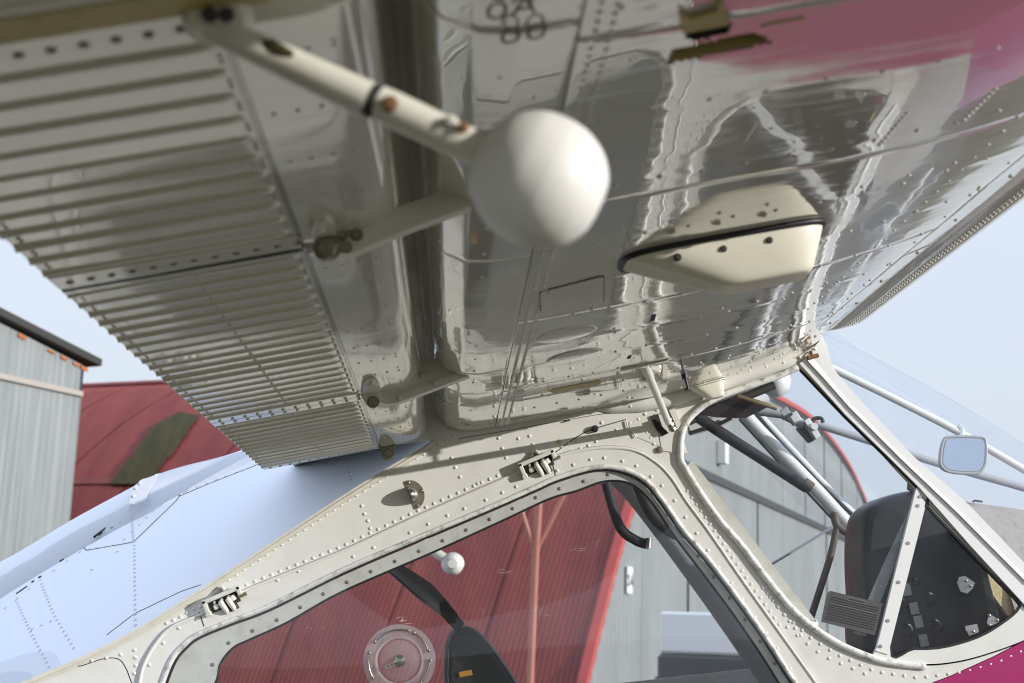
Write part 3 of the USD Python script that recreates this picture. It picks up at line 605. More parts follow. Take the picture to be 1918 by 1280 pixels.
# streamlined fairings under the wing
def blister(name, tip, rear, low, wid, label, mat='cream_plastic', gask='rubber'):
    """Boat-shaped fairing: plan is a pointed ellipse, sides raked to a flat keel."""
    ym = tip[1]; x0, x1 = tip[0], rear[0]; zl = low
    n = 64; rings = []
    for k, s in enumerate(np.linspace(0, 1, 16)):
        ang = np.linspace(0, 2 * np.pi, n, endpoint=False); c, sn = np.cos(ang), np.sin(ang)
        e = np.sign(c) * np.abs(c) ** .5
        a0, a1 = x0 + (x1 - x0) * (.46 * s ** 1.0), x1 - (x1 - x0) * (.10 * s ** 1.0)
        w = wid * (1 - .42 * s ** 1.5)
        edge = 1 - max(0, s - .82) / .18; kk = .90 + .10 * math.sqrt(max(0, 1 - (1 - edge) ** 2))
        X = (a0 + a1) / 2 + (a1 - a0) / 2 * e * kk; Yv = ym + w / 2 * np.sign(sn) * np.abs(sn) ** .5 * kk
        zt = np.array([zw(x) for x in X]); zb = zl + .004 * (X - x0) / (x1 - x0)
        rings.append(np.stack([X, Yv, zt - .006 + (zb - zt + .006) * s], 1))
    P = np.array(rings); P = np.concatenate([P, P[:, :1]], 1); m = grid(P)
    last = rings[-1]; m = cat_([m, TM(np.vstack([last, last.mean(0)[None]]), [[(i + 1) % n, i, n] for i in range(n)])]); m.merge_vertices(); m.fix_normals()
    b = part(AP, name, m, mat, 60, label)
    g0 = rings[0]; c = g0.mean(0); gk = c + (g0 - c) * [1.012, 1.04, 1]
    part(b, 'gasket', tube(np.stack([gk[:, 0], gk[:, 1], [zw(x) - .003 for x in gk[:, 0]]], 1), .0048 if wid > .06 else .002, 8, True), gask, True)
    return b, rings
t0, t1 = pz(1165, 494), pz(1536, 420, zw(.43)); ym = (t0[1] + t1[1]) / 2
lowp = py(1400, 545, ym - .02)
bl_, rings_ = blister('fairing_pod', (t0[0], ym), (t1[0], ym), py(1420, 538, ym)[2], .115, 'cream boat-shaped pod with black gasket under the wing')
for u, v in ((1270, 482), (1355, 466), (1441, 450)):
    p = py(u, v, ym - .054); part(bl_, 'screw', lathe([(0, -.004), (.0035, -.004), (.0055, 0), (.0055, .006)], p, [0, 1, .15], 12), 'seam', 40)
s0, s1 = pz(1294, 722, .01), pz(1345, 705, .02)
blister('fairing_pod', (s0[0], s0[1]), (s1[0] + .01, s0[1]), py(1322, 752, s0[1])[2], .05, 'small cream pod near the wing root', gask='cream_plastic')
q = pz(1282, 700, zw(.45)); part(AP, 'drain_valve', cat_([tube(np.array([q, q - [0, 0, .012]]), .008, 12), tube(np.array([q - [0, 0, .012], q - [-.001, 0, .034]]), .0035, 8), tube(np.array([q - [0, 0, .034], q - [0, 0, .038]]), .008, 12)]), 'rubber', 30)
# tie rod from the wing down to the cabin frame
ra = pz(1207, 683); rb_ = py(1252, 792, -.02)
tr = part(AP, 'tie_rod', tube(resample(np.array([ra + (ra - rb_) * .02, rb_]), n=10), np.r_[.011, .010, np.full(8, .0085)], 18), 'white_tube', 60)
part(tr, 'foot_plate', under_plate([(ra[0] - .05, ra[1] - .008), (ra[0] + .05, ra[1] - .012), (ra[0] + .05, ra[1] + .012), (ra[0] - .05, ra[1] + .008)], -.005, -.001), 'arm_paint', False)
e0, e1 = py(1248, 780, -.025), py(1263, 808, -.02)
part(tr, 'rod_end', tube(np.array([e0, e1]), .006, 12), 'old_metal', 30)
for t in (.2, .5, .8): part(tr, 'nut', tube(np.array([e0 + (e1 - e0) * t, e0 + (e1 - e0) * (t + .14)]), .0085, 6), 'old_metal', 20)

# ------------------------------------------------------------------ fuselage
strip_u = [(-420, 1470), (-180, 1376), (44, 1277), (151, 1231), (252, 1180), (396, 1090), (638, 931), (774, 848), (806, 827)]
strip_l = [(-420, 1482), (-180, 1388), (60, 1284), (156, 1243), (258, 1192), (404, 1102), (645, 943), (781, 859), (822, 827)]
door_o = [(252, 1330), (256, 1290), (265, 1246), (289, 1203), (319, 1172), (375, 1147), (458, 1103), (640, 1029), (774, 967), (907, 909), (1000, 869), (1050, 849), (1100, 838), (1150, 835), (1195, 842), (1235, 866), (1263, 896), (1290, 938), (1330, 992), (1400, 1093), (1481, 1206), (1535, 1282), (1600, 1375), (1630, 1450), (1600, 1530), (1500, 1570), (420, 1640), (300, 1600), (256, 1500)]
tube_o = [(292, 1320), (304, 1280), (322, 1236), (343, 1210), (370, 1189), (430, 1164), (504, 1136), (640, 1069), (774, 1011), (909, 954), (1000, 914), (1043, 895), (1110, 876), (1161, 878), (1208, 899), (1245, 943), (1280, 993), (1327, 1048), (1381, 1119), (1431, 1189), (1478, 1262), (1530, 1340), (1540, 1400), (1500, 1440), (1400, 1455), (420, 1545), (320, 1520), (286, 1440)]
fw = [(1275, 860), (1276, 820), (1286, 792), (1307, 769), (1340, 747), (1398, 725), (1457, 705), (1494, 689), (1545, 735), (1610, 800), (1680, 878), (1760, 962), (1850, 1060), (1930, 1148), (1945, 1185), (1920, 1203), (1868, 1223), (1801, 1242), (1733, 1249), (1666, 1241), (1616, 1226), (1566, 1203), (1515, 1169), (1475, 1131), (1431, 1077), (1391, 1024), (1347, 973), (1307, 916), (1284, 878)]
A2 = lambda px, n=6, closed=True, y=0.: pyl(catmull(px, n, closed), y)
P2 = lambda px, n=6, y=0.: pp(px, y, n)
door_poly, glass_poly, fw_poly = P2(door_o), P2(tube_o), P2(fw)
# side skin around door and windows
TOPZ = .135
xr = lambda u, v: tuple(py(u, v)[[0, 2]])
sk = [tuple(q) for q in pyl(catmull(strip_l, 4))[:, [0, 2]]]
sk += [(-.17, .0), (-.27, .006), (-.27, TOPZ), (.86, TOPZ), (.90, .10)]
sk += [xr(*q) for q in [(1539, 632), (1559, 692), (1616, 759), (1713, 860), (1817, 951), (1925, 1064), (2040, 1175)]]
edge = [xr(*q) for q in [(1700, 1292), (1780, 1262), (1860, 1226), (1918, 1196), (1975, 1168), (2040, 1130)]]
low0 = py(1600, 1320)[2]
side = Polygon(sk + [(1.75, -.80), (1.75, -1.25), (-1.8, -1.25), (-1.9, -.62)]).buffer(0)
mag_line = Polygon([(x, z - .006) for x, z in edge] + [(1.8, -.5), (1.8, -1.3), (.55, -1.3), (.55, -.93)]).buffer(0)
mag2 = Polygon([(-2.2, -1.0), (.56, -1.02), (.56, -1.3), (-2.2, -1.3)])
opening = unary_union([door_poly, fw_poly.buffer(-.002)])
whole = side.difference(opening)
white = whole.difference(mag_line.buffer(.0015))
bodyp = part(AP, 'cabin_side', plate(white, .0, .012), 'body_paint', False)
part(bodyp, 'magenta_band', plate(whole.intersection(mag_line), -.002, .012), 'magenta_paint', False)
# edge strip along the top of the side
q0, q1 = pyl(catmull(strip_u, 6)), pyl(catmull(strip_l, 6))
mid = (q0 + q1) / 2; th = np.linalg.norm(q0 - q1, axis=1) * .5
part(bodyp, 'edge_strip', plate(Polygon(np.vstack([q0[:, [0, 2]], q1[::-1][:, [0, 2]]])).buffer(0), -.004, .012), 'edge_paint', False)
part(bodyp, 'strip_roll', tube(mid + [0, -.003, 0], .0035, 8), 'edge_paint', 60)
# lap seams of the side skins (raised sheet edges)
def lap(parent, px, w=.0022, y=-.0004, n=6, mat='seam'):
    ln = LineString(pyl(catmull(px, n, False))[:, [0, 2]]).buffer(w / 2, cap_style=2); part(parent, 'seam', plate(ln, y, y + .0012), mat, False)
lap(bodyp, [(1040, 848), (1085, 816), (1115, 803), (1172, 786)]); lap(bodyp, [(860, 822), (955, 806), (1078, 784), (1120, 777), (1145, 774)], .0014)
lap(bodyp, [(148, 1242), (150, 1248), (195, 1234), (222, 1235), (236, 1252), (247, 1279), (262, 1300)], .002)
# riveted panels and doublers by the front window
dbl = [(1228, 781), (1262, 766), (1288, 850), (1240, 845)]
part(bodyp, 'doubler', plate(pp(dbl), -.0025, 0), 'body_paint', False)
part(bodyp, 'doubler', plate(pp([(1176, 793), (1220, 775), (1240, 838), (1190, 818)]), -.0012, 0), 'body_paint', False)
lap(bodyp, [(1225, 776), (1224, 800), (1238, 846)], .0025)
part(bodyp, 'fitting', plate(pp([(1218, 780), (1232, 776), (1240, 800), (1252, 812), (1240, 818), (1226, 800)]), -.006, 0), 'seam', False)
part(bodyp, 'fitting', plate(pp([(1252, 770), (1262, 766), (1274, 796), (1268, 806)]), -.012, 0), 'frame_paint', False)
part(bodyp, 'cable', tube(catmull(pyl([(1173, 788), (1176, 800), (1186, 812), (1191, 820)], -.004), 5), .0018, 8), 'white_tube', True)
q = py(1236, 843); part(bodyp, 'stud', lathe([(0, -.007), (.007, -.006), (.009, 0)], q, [0, 1, 0], 10), 'old_metal', 30)
# wing-root fillet above the front window
fil = catmull([(1120, 774), (1170, 768), (1240, 758), (1320, 737), (1400, 709), (1480, 683), (1515, 668)], 8)
fp = pyl(fil, -.004); k = np.linspace(0, 1, len(fp))
part(bodyp, 'root_fillet', tube(fp + [0, .004, .010], np.interp(k, [0, .1, .25, .8, 1], [.002, .014, .021, .018, .008]), 20), 'body_paint', True)
fl2 = pyl(catmull([(1180, 759), (1240, 742), (1320, 716), (1400, 694), (1485, 672), (1525, 652)], 8), -.012)
part(bodyp, 'fillet_lip', tube(fl2, .004, 8), 'edge_paint', True)
part(bodyp, 'rivets', rivets(resample(fl2 + [0, -.004, -.004], .045), [0, -1, -.4], .0045, .003), 'body_paint', 40, kind='stuff')
# rivet rows of the side
rv = []
rv += list(row([(640, 1015), (458, 1091)], .0225)[0:0])
rv += list(row([(118 + 360 - 16, 1096), (640, 1024), (774, 961), (905, 903), (962, 879)], .0208, -.0002))
rv += list(row([(428, 1086), (640, 945), (760, 870), (850, 818)], .0208, -.0002))
rv += list(row([(1052, 836), (1090, 824), (1140, 813)], .0215, -.0002)) + list(row([(1072, 846), (1100, 836), (1125, 823), (1144, 811)], .022, -.0002))
for p in [(678, 948), (683, 963), (689, 976), (694, 990), (846, 858), (853, 876), (862, 894), (934, 821), (941, 840), (948, 858), (971, 822), (978, 841), (992, 817), (998, 833), (1010, 860), (895, 906), (1155, 806), (1180, 793), (1204, 800), (1211, 810), (1218, 820), (1225, 832), (1208, 776), (1230, 768), (1196, 786), (1244, 808), (1258, 848), (1127, 792), (1172, 808)]: rv.append(py(*p, -.0002))
rv += list(row([(1288, 920), (1340, 996), (1400, 1084), (1460, 1170)], .0195, -.0002)) + list(row([(1306, 925), (1365, 1008), (1432, 1104), (1500, 1190)], .0205, -.0002))
rv += list(row([(1430, 1102), (1470, 1152), (1520, 1196), (1572, 1228), (1640, 1258), (1720, 1270), (1800, 1260), (1870, 1240), (1930, 1212)], .027, -.0002))
rv += list(row([(1475, 1175), (1540, 1228), (1620, 1262)], .03, -.0002))
rv += list(row([(252, 1218), (256, 1236), (252, 1262)], .02, -.0002)) + list(row([(253, 1232), (224, 1226), (200, 1233), (172, 1238)], .035, -.0002)) + list(row([(312, 1168), (342, 1154), (360, 1142), (376, 1136)], .0165, -.0002))
part(bodyp, 'rivets', rivets(rv, OUT, .0044, .0021, 10), 'body_paint', 50, kind='stuff')
q = py(1114, 804); kn = part(bodyp, 'rubber_stop', lathe([(0, -.012), (.006, -.012), (.0085, -.009), (.0085, 0)], q, [0, 1, 0], 14), 'rubber', 40)
part(kn, 'stop_core', lathe([(0, -.0125), (.003, -.0125), (.0035, -.0119)], q, [0, 1, 0], 6), 'seam', 30)
q = py(1047, 828); part(bodyp, 'brass_screw', lathe([(0, -.004), (.004, -.0034), (.0062, 0)], q, [0, 1, 0], 14), 'brass', 40)
part(bodyp, 'dark_stop', plate(pp([(1056, 789), (1068, 786), (1067, 789), (1055, 792)]), -.004, 0), 'seam', False)
# half-dome lamp cover with flange
q = py(769, 928); dz = unit(py(779, 948) - py(762, 905)); dx = np.cross([0, 1, 0], dz); dx = dx if dx[0] > 0 else -dx
fl = []
for a in np.linspace(-np.pi / 2, np.pi / 2, 24): fl.append((q + dx * (.031 * math.cos(a)) + dz * (.034 * math.sin(a)))[[0, 2]])
fl = Polygon(fl).buffer(.0025)
bump_ = part(bodyp, 'dome_vent', plate(fl, -.0022, 0), 'old_metal', False, 'small metal half-dome vent')
n = 18; P = np.array([[q - dx * .001 + dx * (.021 * math.cos(a) * math.cos(b)) + dz * (.021 * math.sin(a) * math.cos(b)) + OUT * (.002 + .034 * math.sin(b)) for b in np.linspace(0, np.pi / 2, 10)] for a in np.linspace(-np.pi / 2, np.pi / 2, n)])
c_ = q - dx * .001; rim_ = np.vstack([P[0], P[-1][::-1]]); fan = TM(np.vstack([rim_, c_[None] + OUT * .008]), [[i, i + 1, len(rim_)] for i in range(len(rim_) - 1)])
part(bump_, 'dome', grid(P), 'steel', True); part(bump_, 'dome_mouth', fan, 'seam', False)
for a in (-1.35, 0, 1.35): part(bump_, 'screw', rivets([q + dx * .0285 * math.cos(a) + dz * .031 * math.sin(a) - [0, .002, 0]], OUT, .0045, .003, 10), 'steel', 50)

# door
door = part(AP, 'cabin_door', plate(door_poly.buffer(-.0016).difference(glass_poly.buffer(-.002)), -.0045, .016), 'body_paint', False, 'cabin door with rounded white frame and large window')
ro = A2(tube_o, 6, True, -.004)
part(door, 'window_bead', tube(ro, .0062, 12, True), 'bead_paint', True)
out_ = np.array(door_poly.buffer(-.006).exterior.coords)[:-1]
part(door, 'frame_edge', tube(np.stack([out_[:, 0], np.full(len(out_), -.0035), out_[:, 1]], 1)[::1], .0042, 8, True), 'body_paint', True)
gi = glass_poly.buffer(-.004); band = gi.difference(glass_poly.buffer(-.050))
seal = gi.difference(glass_poly.buffer(-.0105)); part(door, 'seal', plate(seal, .004, .008), 'rubber', False)
ib = P2([(360, 1330), (403, 1280), (413, 1243), (437, 1213), (470, 1196), (540, 1164), (640, 1108), (808, 1035), (942, 974), (1026, 935), (1077, 920), (1130, 902), (1178, 906), (1216, 937), (1262, 1004), (1312, 1070), (1366, 1142), (1416, 1214), (1462, 1286), (1506, 1352), (1500, 1410), (1300, 1400), (400, 1480), (360, 1450)], 6, .03)
part(door, 'inner_frame', plate(glass_poly.buffer(-.012).difference(ib), .0055, .022), 'frame_paint', False)
ibx = np.array(ib.exterior.coords)[:-1]; part(door, 'inner_lip', tube(np.stack([ibx[:, 0], np.full(len(ibx), .014), ibx[:, 1]], 1), .005, 8, True), 'black_plastic', True)
sc = resample(np.array(ib.buffer(.013).exterior.coords), .062); part(door, 'frame_screws', rivets(np.stack([sc[:, 0], np.full(len(sc), .0053), sc[:, 1]], 1), OUT, .0048, .002, 8), 'old_metal', 40, kind='stuff')
rv = [py(*p, -.005) for p in []]
dl = [(268, 1290), (280, 1246), (306, 1205), (335, 1177), (368, 1160), (404, 1137), (455, 1115), (520, 1087), (559, 1070), (592, 1051), (630, 1036), (662, 1043), (700, 1026), (768, 998), (802, 982), (838, 966), (870, 953), (910, 937), (941, 923), (967, 912), (1044, 882), (1074, 871), (1106, 861), (1132, 858), (1166, 864), (1192, 873), (1220, 893), (1240, 910), (1264, 938), (1284, 969), (1305, 999), (1326, 1031), (1346, 1064), (1370, 1092), (1390, 1122), (1414, 1156), (1435, 1186), (1456, 1216), (1480, 1253)]
dl = [p for p in dl if p not in [(592, 1051), (630, 1036)]]
part(door, 'rivets', rivets([py(*p, -.0048) for p in dl], OUT, .0044, .0021, 10), 'body_paint', 50, kind='stuff')
lap(door, [(374, 1147), (377, 1156), (383, 1174)], .002, -.0052); lap(door, [(1034, 866), (1041, 894)], .002, -.0052); lap(door, [(1490, 1246), (1468, 1222)], .0, -.0052) if False else None
def bulged(poly, y, bulge, tri=.03):
    m = plate(poly, y, y + .003); v, f = trimesh.remesh.subdivide_to_size(m.vertices, m.faces, tri, max_iter=12); m = TM(v, f); m.merge_vertices()
    from shapely.geometry import Point
    x0, z0, x1, z1 = poly.bounds; v = m.vertices
    a, b = (v[:, 0] - (x0 + x1) / 2) / (x1 - x0) * 2, (v[:, 2] - (z0 + z1) / 2) / (z1 - z0) * 2
    m.vertices[:, 1] -= bulge * (1 - a * a * .8) * (1 - b * b) ; return m
part(door, 'window_pane', bulged(glass_poly.buffer(-.003), .0005, .034), 'acrylic', True)
# door hinges
def hinge(u, v, s=1.):
    o = py(u, v); ex = unit(py(u + 40, v - 17) - o); ez = np.cross(ex, [0, 1, 0]); ez = ez if ez[2] > 0 else -ez
    B = lambda a, b, c: o + ex * a * s + ez * b * s + OUT * c * s
    h = part(door, 'hinge', rbox(B(.0, -.014, .007), [.072 * s, .004, .030 * s], [ex, [0, 1, 0], ez]), 'seam', False)
    def bar(a0, a1, b0, b1, c0, c1, mat='frame_paint', nm='bracket'): part(h, nm, rbox(B((a0 + a1) / 2, (b0 + b1) / 2, (c0 + c1) / 2), [abs(a1 - a0) * s, abs(c1 - c0) * s, abs(b1 - b0) * s], [ex, [0, 1, 0], ez], .18), mat, False)
    bar(-.048, .046, -.004, .006, .012, .024); bar(-.048, -.038, -.026, .005, .004, .024); bar(.036, .046, -.016, .005, .004, .024)
    bar(-.05, -.036, -.034, -.022, .004, .022); bar(-.027, -.015, -.026, -.014, .004, .018); bar(-.024, -.019, -.016, -.006, .008, .016)
    for a in (-.006, .012):
        part(h, 'knuckle', tube(np.array([B(a + .002, -.010, .010), B(a - .001, -.016, .019), B(a + .002, -.030, .017), B(a + .004, -.042, .008)]), np.array([.0055, .007, .0068, .0058]) * s, 14), 'frame_paint', True)
        part(h, 'slot', tube(np.array([B(a + .0045, -.030, .0052), B(a + .0065, -.043, .0052)]), .0088 * s, 12), 'seam', True)
    part(h, 'pin', tube(np.array([B(.020, -.010, .012), B(.022, -.022, .012)]), .0085 * s, 14), 'frame_paint', True)
    part(h, 'pin', tube(np.array([B(.034, -.018, .014), B(.055, -.018, .014)]), .0045 * s, 10), 'old_metal', True)
    part(h, 'lever', tube(np.array([B(.012, .006, .012), B(.006, .020, .008)]), .0042 * s, 10), 'frame_paint', True)
    part(h, 'link', plate(Polygon([B(-.03, .004, 0)[[0, 2]], B(.006, .021, 0)[[0, 2]], B(.010, .012, 0)[[0, 2]], B(.012, .004, 0)[[0, 2]]]), o[1] - .009 * s, o[1] - .004), 'old_metal', False)
hinge(1004, 861); hinge(417, 1116)
# round opening vent in the door window
q = py(748, 1238, -.030)
vn = part(door, 'round_vent', lathe([(.052, .012), (.083, .010), (.084, .004), (.082, .000), (.058, -.002), (.052, .002)], q, [0, 1, 0], 48), 'vent_acrylic', True)
part(vn, 'ring', lathe([(.050, -.004), (.053, -.007), (.056, -.004), (.055, .004), (.050, .004)], q, [0, 1, 0], 48), 'vent_acrylic', True)
part(vn, 'disc', lathe([(0, -.004), (.02, -.0045), (.040, -.003), (.048, .002)], q, [0, 1, 0], 40), 'vent_acrylic', True)
for a0, a1 in ((.15, .9), (1.1, 2.3), (2.7, 3.5), (3.9, 5.0), (5.3, 6.1)):
    aa = np.linspace(a0, a1, 10); part(vn, 'clip_ring', tube(np.stack([q[0] + .071 * np.cos(aa), np.full(10, q[1] - .004), q[2] + .071 * np.sin(aa)], 1), .0042, 8, flat=.5), 'steel', True)
    for a in (a0, a1): part(vn, 'screw', rivets([q + np.array([.072 * math.cos(a), -.006, .072 * math.sin(a)])], OUT, .0048, .004, 10), 'old_metal', 40)
part(vn, 'knob', lathe([(0, -.018), (.006, -.0175), (.009, -.013), (.0105, -.012), (.0125, -.009), (.014, -.004)], q, [0, 1, 0], 24), 'steel', 40)
part(vn, 'pull_tab', plate(LineString([(q[0] - .008, q[2] - .003), (q[0] - .030, q[2] - .008)]).buffer(.006).difference(unary_union([Polygon([(q[0] + a + .0025 * math.cos(t), q[2] + b + .0025 * math.sin(t)) for t in np.linspace(0, 6.28, 10)]) for a, b in ((-.018, -.0055), (-.027, -.0075))])), q[1] - .009, q[1] - .006), 'steel', False)

# front side window
fwf = part(AP, 'front_window', tube(A2([p for p in fw[:8]][::-1][::-1], 6, False, -.004), .0068, 14), 'pillar_paint', True, 'front cabin window with tubular white edge')
loop = A2(fw[18:] + fw[:8], 6, False, -.004)
part(fwf, 'edge_tube', tube(loop, .0082, 14), 'bead_paint', True)
ins = fw_poly.buffer(-.006)
divl = pp([(1715, 915), (1728, 940), (1731, 953), (1662, 1226), (1638, 1219), (1641, 1213)], 0)
quarter = P2([(1732, 951), (1738, 950), (1752, 965), (1800, 1016), (1860, 1080), (1905, 1126), (1908, 1140), (1885, 1162), (1834, 1193), (1767, 1213), (1712, 1216), (1668, 1212)], 5)
pil_l = [(1494, 689), (1502, 696), (1582, 779), (1666, 861), (1717, 911), (1715, 916)]
surround = ins.intersection(Polygon([xr(*q) for q in [(1717, 905), (1728, 912), (2100, 1300), (1600, 1300), (1640, 1216)]])).difference(quarter.buffer(-.001)).difference(Polygon([xr(*q) for q in [(1500, 600), (1715, 916), (1640, 1219), (1100, 1300), (1100, 600)]]))
part(fwf, 'quarter_surround', plate(surround, -.003, .010), 'body_paint', False)
part(fwf, 'divider_bar', plate(divl, -.006, .006), 'pillar_paint', False)
for u, v in ((1722, 931), (1718, 948), (1700, 1018), (1682, 1091), (1662, 1163), (1648, 1211)): part(fwf, 'screw', lathe([(0, -.0085), (.0035, -.0085), (.0048, -.006)], py(u, v), [0, 1, 0], 10), 'steel', 40)
main = ins.difference(Polygon([xr(*q) for q in [(1494, 680), (1502, 694), (1583, 779), (1667, 861), (1719, 913), (1640, 1222), (1640, 1300), (2300, 1300), (2300, 500)]]))
part(fwf, 'window_pane', plate(main, .003, .006), 'side_acrylic', False)
part(fwf, 'quarter_pane', plate(quarter.buffer(.004), .004, .007), 'side_acrylic', False)
part(fwf, 'seal', plate(quarter.buffer(.002).difference(quarter.buffer(-.0035)), -.0036, .004), 'rubber', False)
part(fwf, 'inner_post', plate(pp([(1283, 880), (1296, 862), (1530, 1165), (1505, 1160), (1430, 1078), (1345, 975)], .008, 0), .008, .026), 'edge_paint', False)
part(fwf, 'slider_bar', plate(pp([(1703, 957), (1708, 960), (1690, 1025), (1622, 1192), (1598, 1186), (1660, 1046)], .015), .013, .018), 'vent_acrylic', False)
for u, v in ((1687, 1014), (1668, 1057), (1650, 1100), (1608, 1187)): part(fwf, 'screw', rivets([py(u, v, .013)], OUT, .003, .002, 8), 'steel', 40)
ph = [(1555, 1107), (1655, 1131), (1641, 1191), (1538, 1165), (1541, 1150), (1549, 1112)]
pl_ = part(fwf, 'placard', plate(pp(ph, .001), .0, .002), 'placard_grey', False, 'small engraved grey placard')
o = py(1555, 1107, 0); ex = unit(py(1655, 1131, 0) - o); ez = unit(py(1538, 1165, 0) - o); rng = np.random.default_rng(9)
lw, lh = np.linalg.norm(py(1655, 1131, 0) - o), np.linalg.norm(py(1538, 1165, 0) - o)
def ink(a0, a1, b, h=.0022, mat='placard_ink'):
    q = [o + ex * a + ez * c for a, c in ((a0, b), (a1, b), (a1, b + h), (a0, b + h))]; return plate(Polygon([p[[0, 2]] for p in q]).buffer(0), -.0006, .0005)
lines = []
for i in range(11):
    b = .0065 + i * (lh - .012) / 11 + (0 if i else .001); x = .006 if i else lw * .38
    while x < (lw - .008 if i else lw * .66):
        w_ = .002 + .006 * rng.random(); lines.append(ink(x, min(x + w_, lw - .006), b)); x += w_ + .0016
part(pl_, 'text_lines', cat_(lines), 'placard_ink', False, kind='stuff')
part(pl_, 'rule', cat_([ink(.004, lw - .008, lh * k, .0008) for k in (.36, .78)] + [ink(lw * .33, lw * .7, .004, .0007), ink(lw * .33, lw * .7, .0115, .0007)]), 'placard_line', False)
for pts, sc_ in (([(1793, 1092), (1797, 1081), (1808, 1079), (1826, 1092), (1822, 1102), (1812, 1112), (1800, 1109)], ((1810, 1088), (1818, 1098))), ([(1808, 1173), (1830, 1169), (1834, 1184), (1816, 1191), (1809, 1180)], ((1823, 1183),)), ([(1853, 1150), (1871, 1161), (1870, 1166), (1853, 1174), (1849, 1168)], ((1853, 1153), (1868, 1162), (1854, 1171)))):
    cl_ = part(fwf, 'latch_clip', plate(pp(pts, -.002), -.003, .002), 'vent_acrylic', False)
    for u, v in sc_: part(cl_, 'screw', rivets([py(u, v, -.003)], OUT, .0042, .0036, 10), 'steel', 40)
rs_ = [(1747, 930), (1763, 948), (1781, 966), (1798, 984), (1815, 1002), (1832, 1019), (1849, 1037), (1866, 1056), (1883, 1074), (1900, 1092), (1914, 1110)]
part(fwf, 'screws', rivets([py(u, v, -.0032) for u, v in rs_], OUT, .0052, .002, 10), 'pillar_paint', 40, kind='stuff')
part(fwf, 'screw_cores', rivets([py(u, v, -.0047) for u, v in rs_], OUT, .002, .0012, 6), 'seam', 40, kind='stuff')

# windscreen pillar, screen, brace tubes, mirror
ws = part(AP, 'windscreen', plate(pp([(1496, 682), (1512, 668), (1539, 632), (1548, 650), (1559, 692), (1616, 759), (1713, 860), (1817, 951), (1925, 1064), (1925, 1142), (1815, 1022), (1722, 916), (1666, 860), (1582, 778)], -.002), -.010, .02), 'pillar_paint', False, 'raked windscreen with bright white pillar')
so_ = resample(pyl([(1541, 632), (1560, 690), (1617, 757), (1714, 858), (1818, 949), (1926, 1062)], .03), n=40); si_ = resample(pyl([(1513, 676), (1541, 706), (1592, 764), (1690, 862), (1795, 962), (1926, 1094)], -.016), n=40)
tq = np.linspace(0, 1, 6)[None, :, None]; part(ws, 'pillar_step', grid(np.concatenate([(si_ + [0, .016, 0])[:, None], si_[:, None] * (1 - tq) + so_[:, None] * tq + np.sin(tq * np.pi) * np.array([0, -.006, 0])], 1)), 'pillar_paint', 50)
part(ws, 'pillar_seal', tube(A2([(1497, 692), (1582, 781), (1666, 863), (1716, 914)], 6, False, .002), .0035, 8), 'rubber', True)
q = py(1521, 668, -.02); part(ws, 'rusty_bolt', cat_([tube(np.array([q + [-.012, 0, -.002], q + [.016, 0, .0]]), .0055, 10), tube(np.array([q + [.0, 0, 0], q + [0, 0, .014]]), .004, 8)]), 'rust', 30)
a = catmull(np.array([py(u, v, .0) for u, v in [(1541, 640), (1559, 692), (1616, 759), (1713, 860), (1817, 951), (1925, 1064), (2060, 1190)]]), 6)
b = catmull(np.array([py(u, v, .42) for u, v in [(1546, 627), (1600, 652), (1649, 676), (1784, 750), (1918, 832), (2060, 925), (2200, 1030)]]), 6)
n = 24; a, b = resample(a, n=n), resample(b, n=n); t = np.linspace(0, 1, 12)
P = a[:, None] * (1 - t[None, :, None]) + b[:, None] * t[None, :, None] + np.sin(t * np.pi)[None, :, None] * np.array([.03, 0, .02])
part(ws, 'side_pane', grid(P), 'screen_acrylic', True)
P2_ = np.stack([b, (b + b * [1, 0, 1] + [0, 1.14 - .42, 0]) / 2 + [.02, 0, .02], b * [1, 0, 1] + [0, .78, 0]], 1); a2 = a * [1, 0, 1] + [0, 1.2, 0]
part(ws, 'front_pane', grid(np.concatenate([P2_, a2[:, None]], 1)), 'screen_acrylic', True)
part(ws, 'screen_rim', tube(b, .0016, 6), 'screen_acrylic', True)
def itube(px, y, r, mat='white_tube', nm='brace_tube', par=ws):
    return part(par, nm, tube(catmull(np.array([py(u, v, yy) for (u, v), yy in zip(px, np.broadcast_to(y, len(px)))]), 6), r, 16), mat, 60)
itube([(1556, 689), (1680, 750), (1800, 812), (1960, 905)], .34, .0105)
itube([(1530, 795), (1650, 833), (1760, 869), (1918, 914), (2000, 940)], .95, .0125, 'interior_grey')
mi = P2([(1778, 819), (1832, 819), (1846, 826), (1847, 860), (1840, 880), (1825, 887), (1780, 884), (1764, 872), (1763, 850), (1768, 826)], 4, .24)
mr = part(AP, 'mirror', plate(mi, .24, .262), 'interior_grey', False, 'rounded rear-view mirror on the windscreen tube')
mg = mi.buffer(-.0055); mm = plate(mg, .2385, .2395); part(mr, 'mirror_face', mm, 'sky_tinted_mirror', False)
part(mr, 'rim', tube(np.stack([np.array(mi.exterior.coords)[:-1, 0], np.full(len(mi.exterior.coords) - 1, .242), np.array(mi.exterior.coords)[:-1, 1]], 1), .0042, 8, True), 'interior_grey', True)
part(mr, 'stem', tube(np.array([py(1802, 822, .25), py(1803, 806, .28), py(1797, 799, .30)]), .007, 10), 'grey_clamp', True)

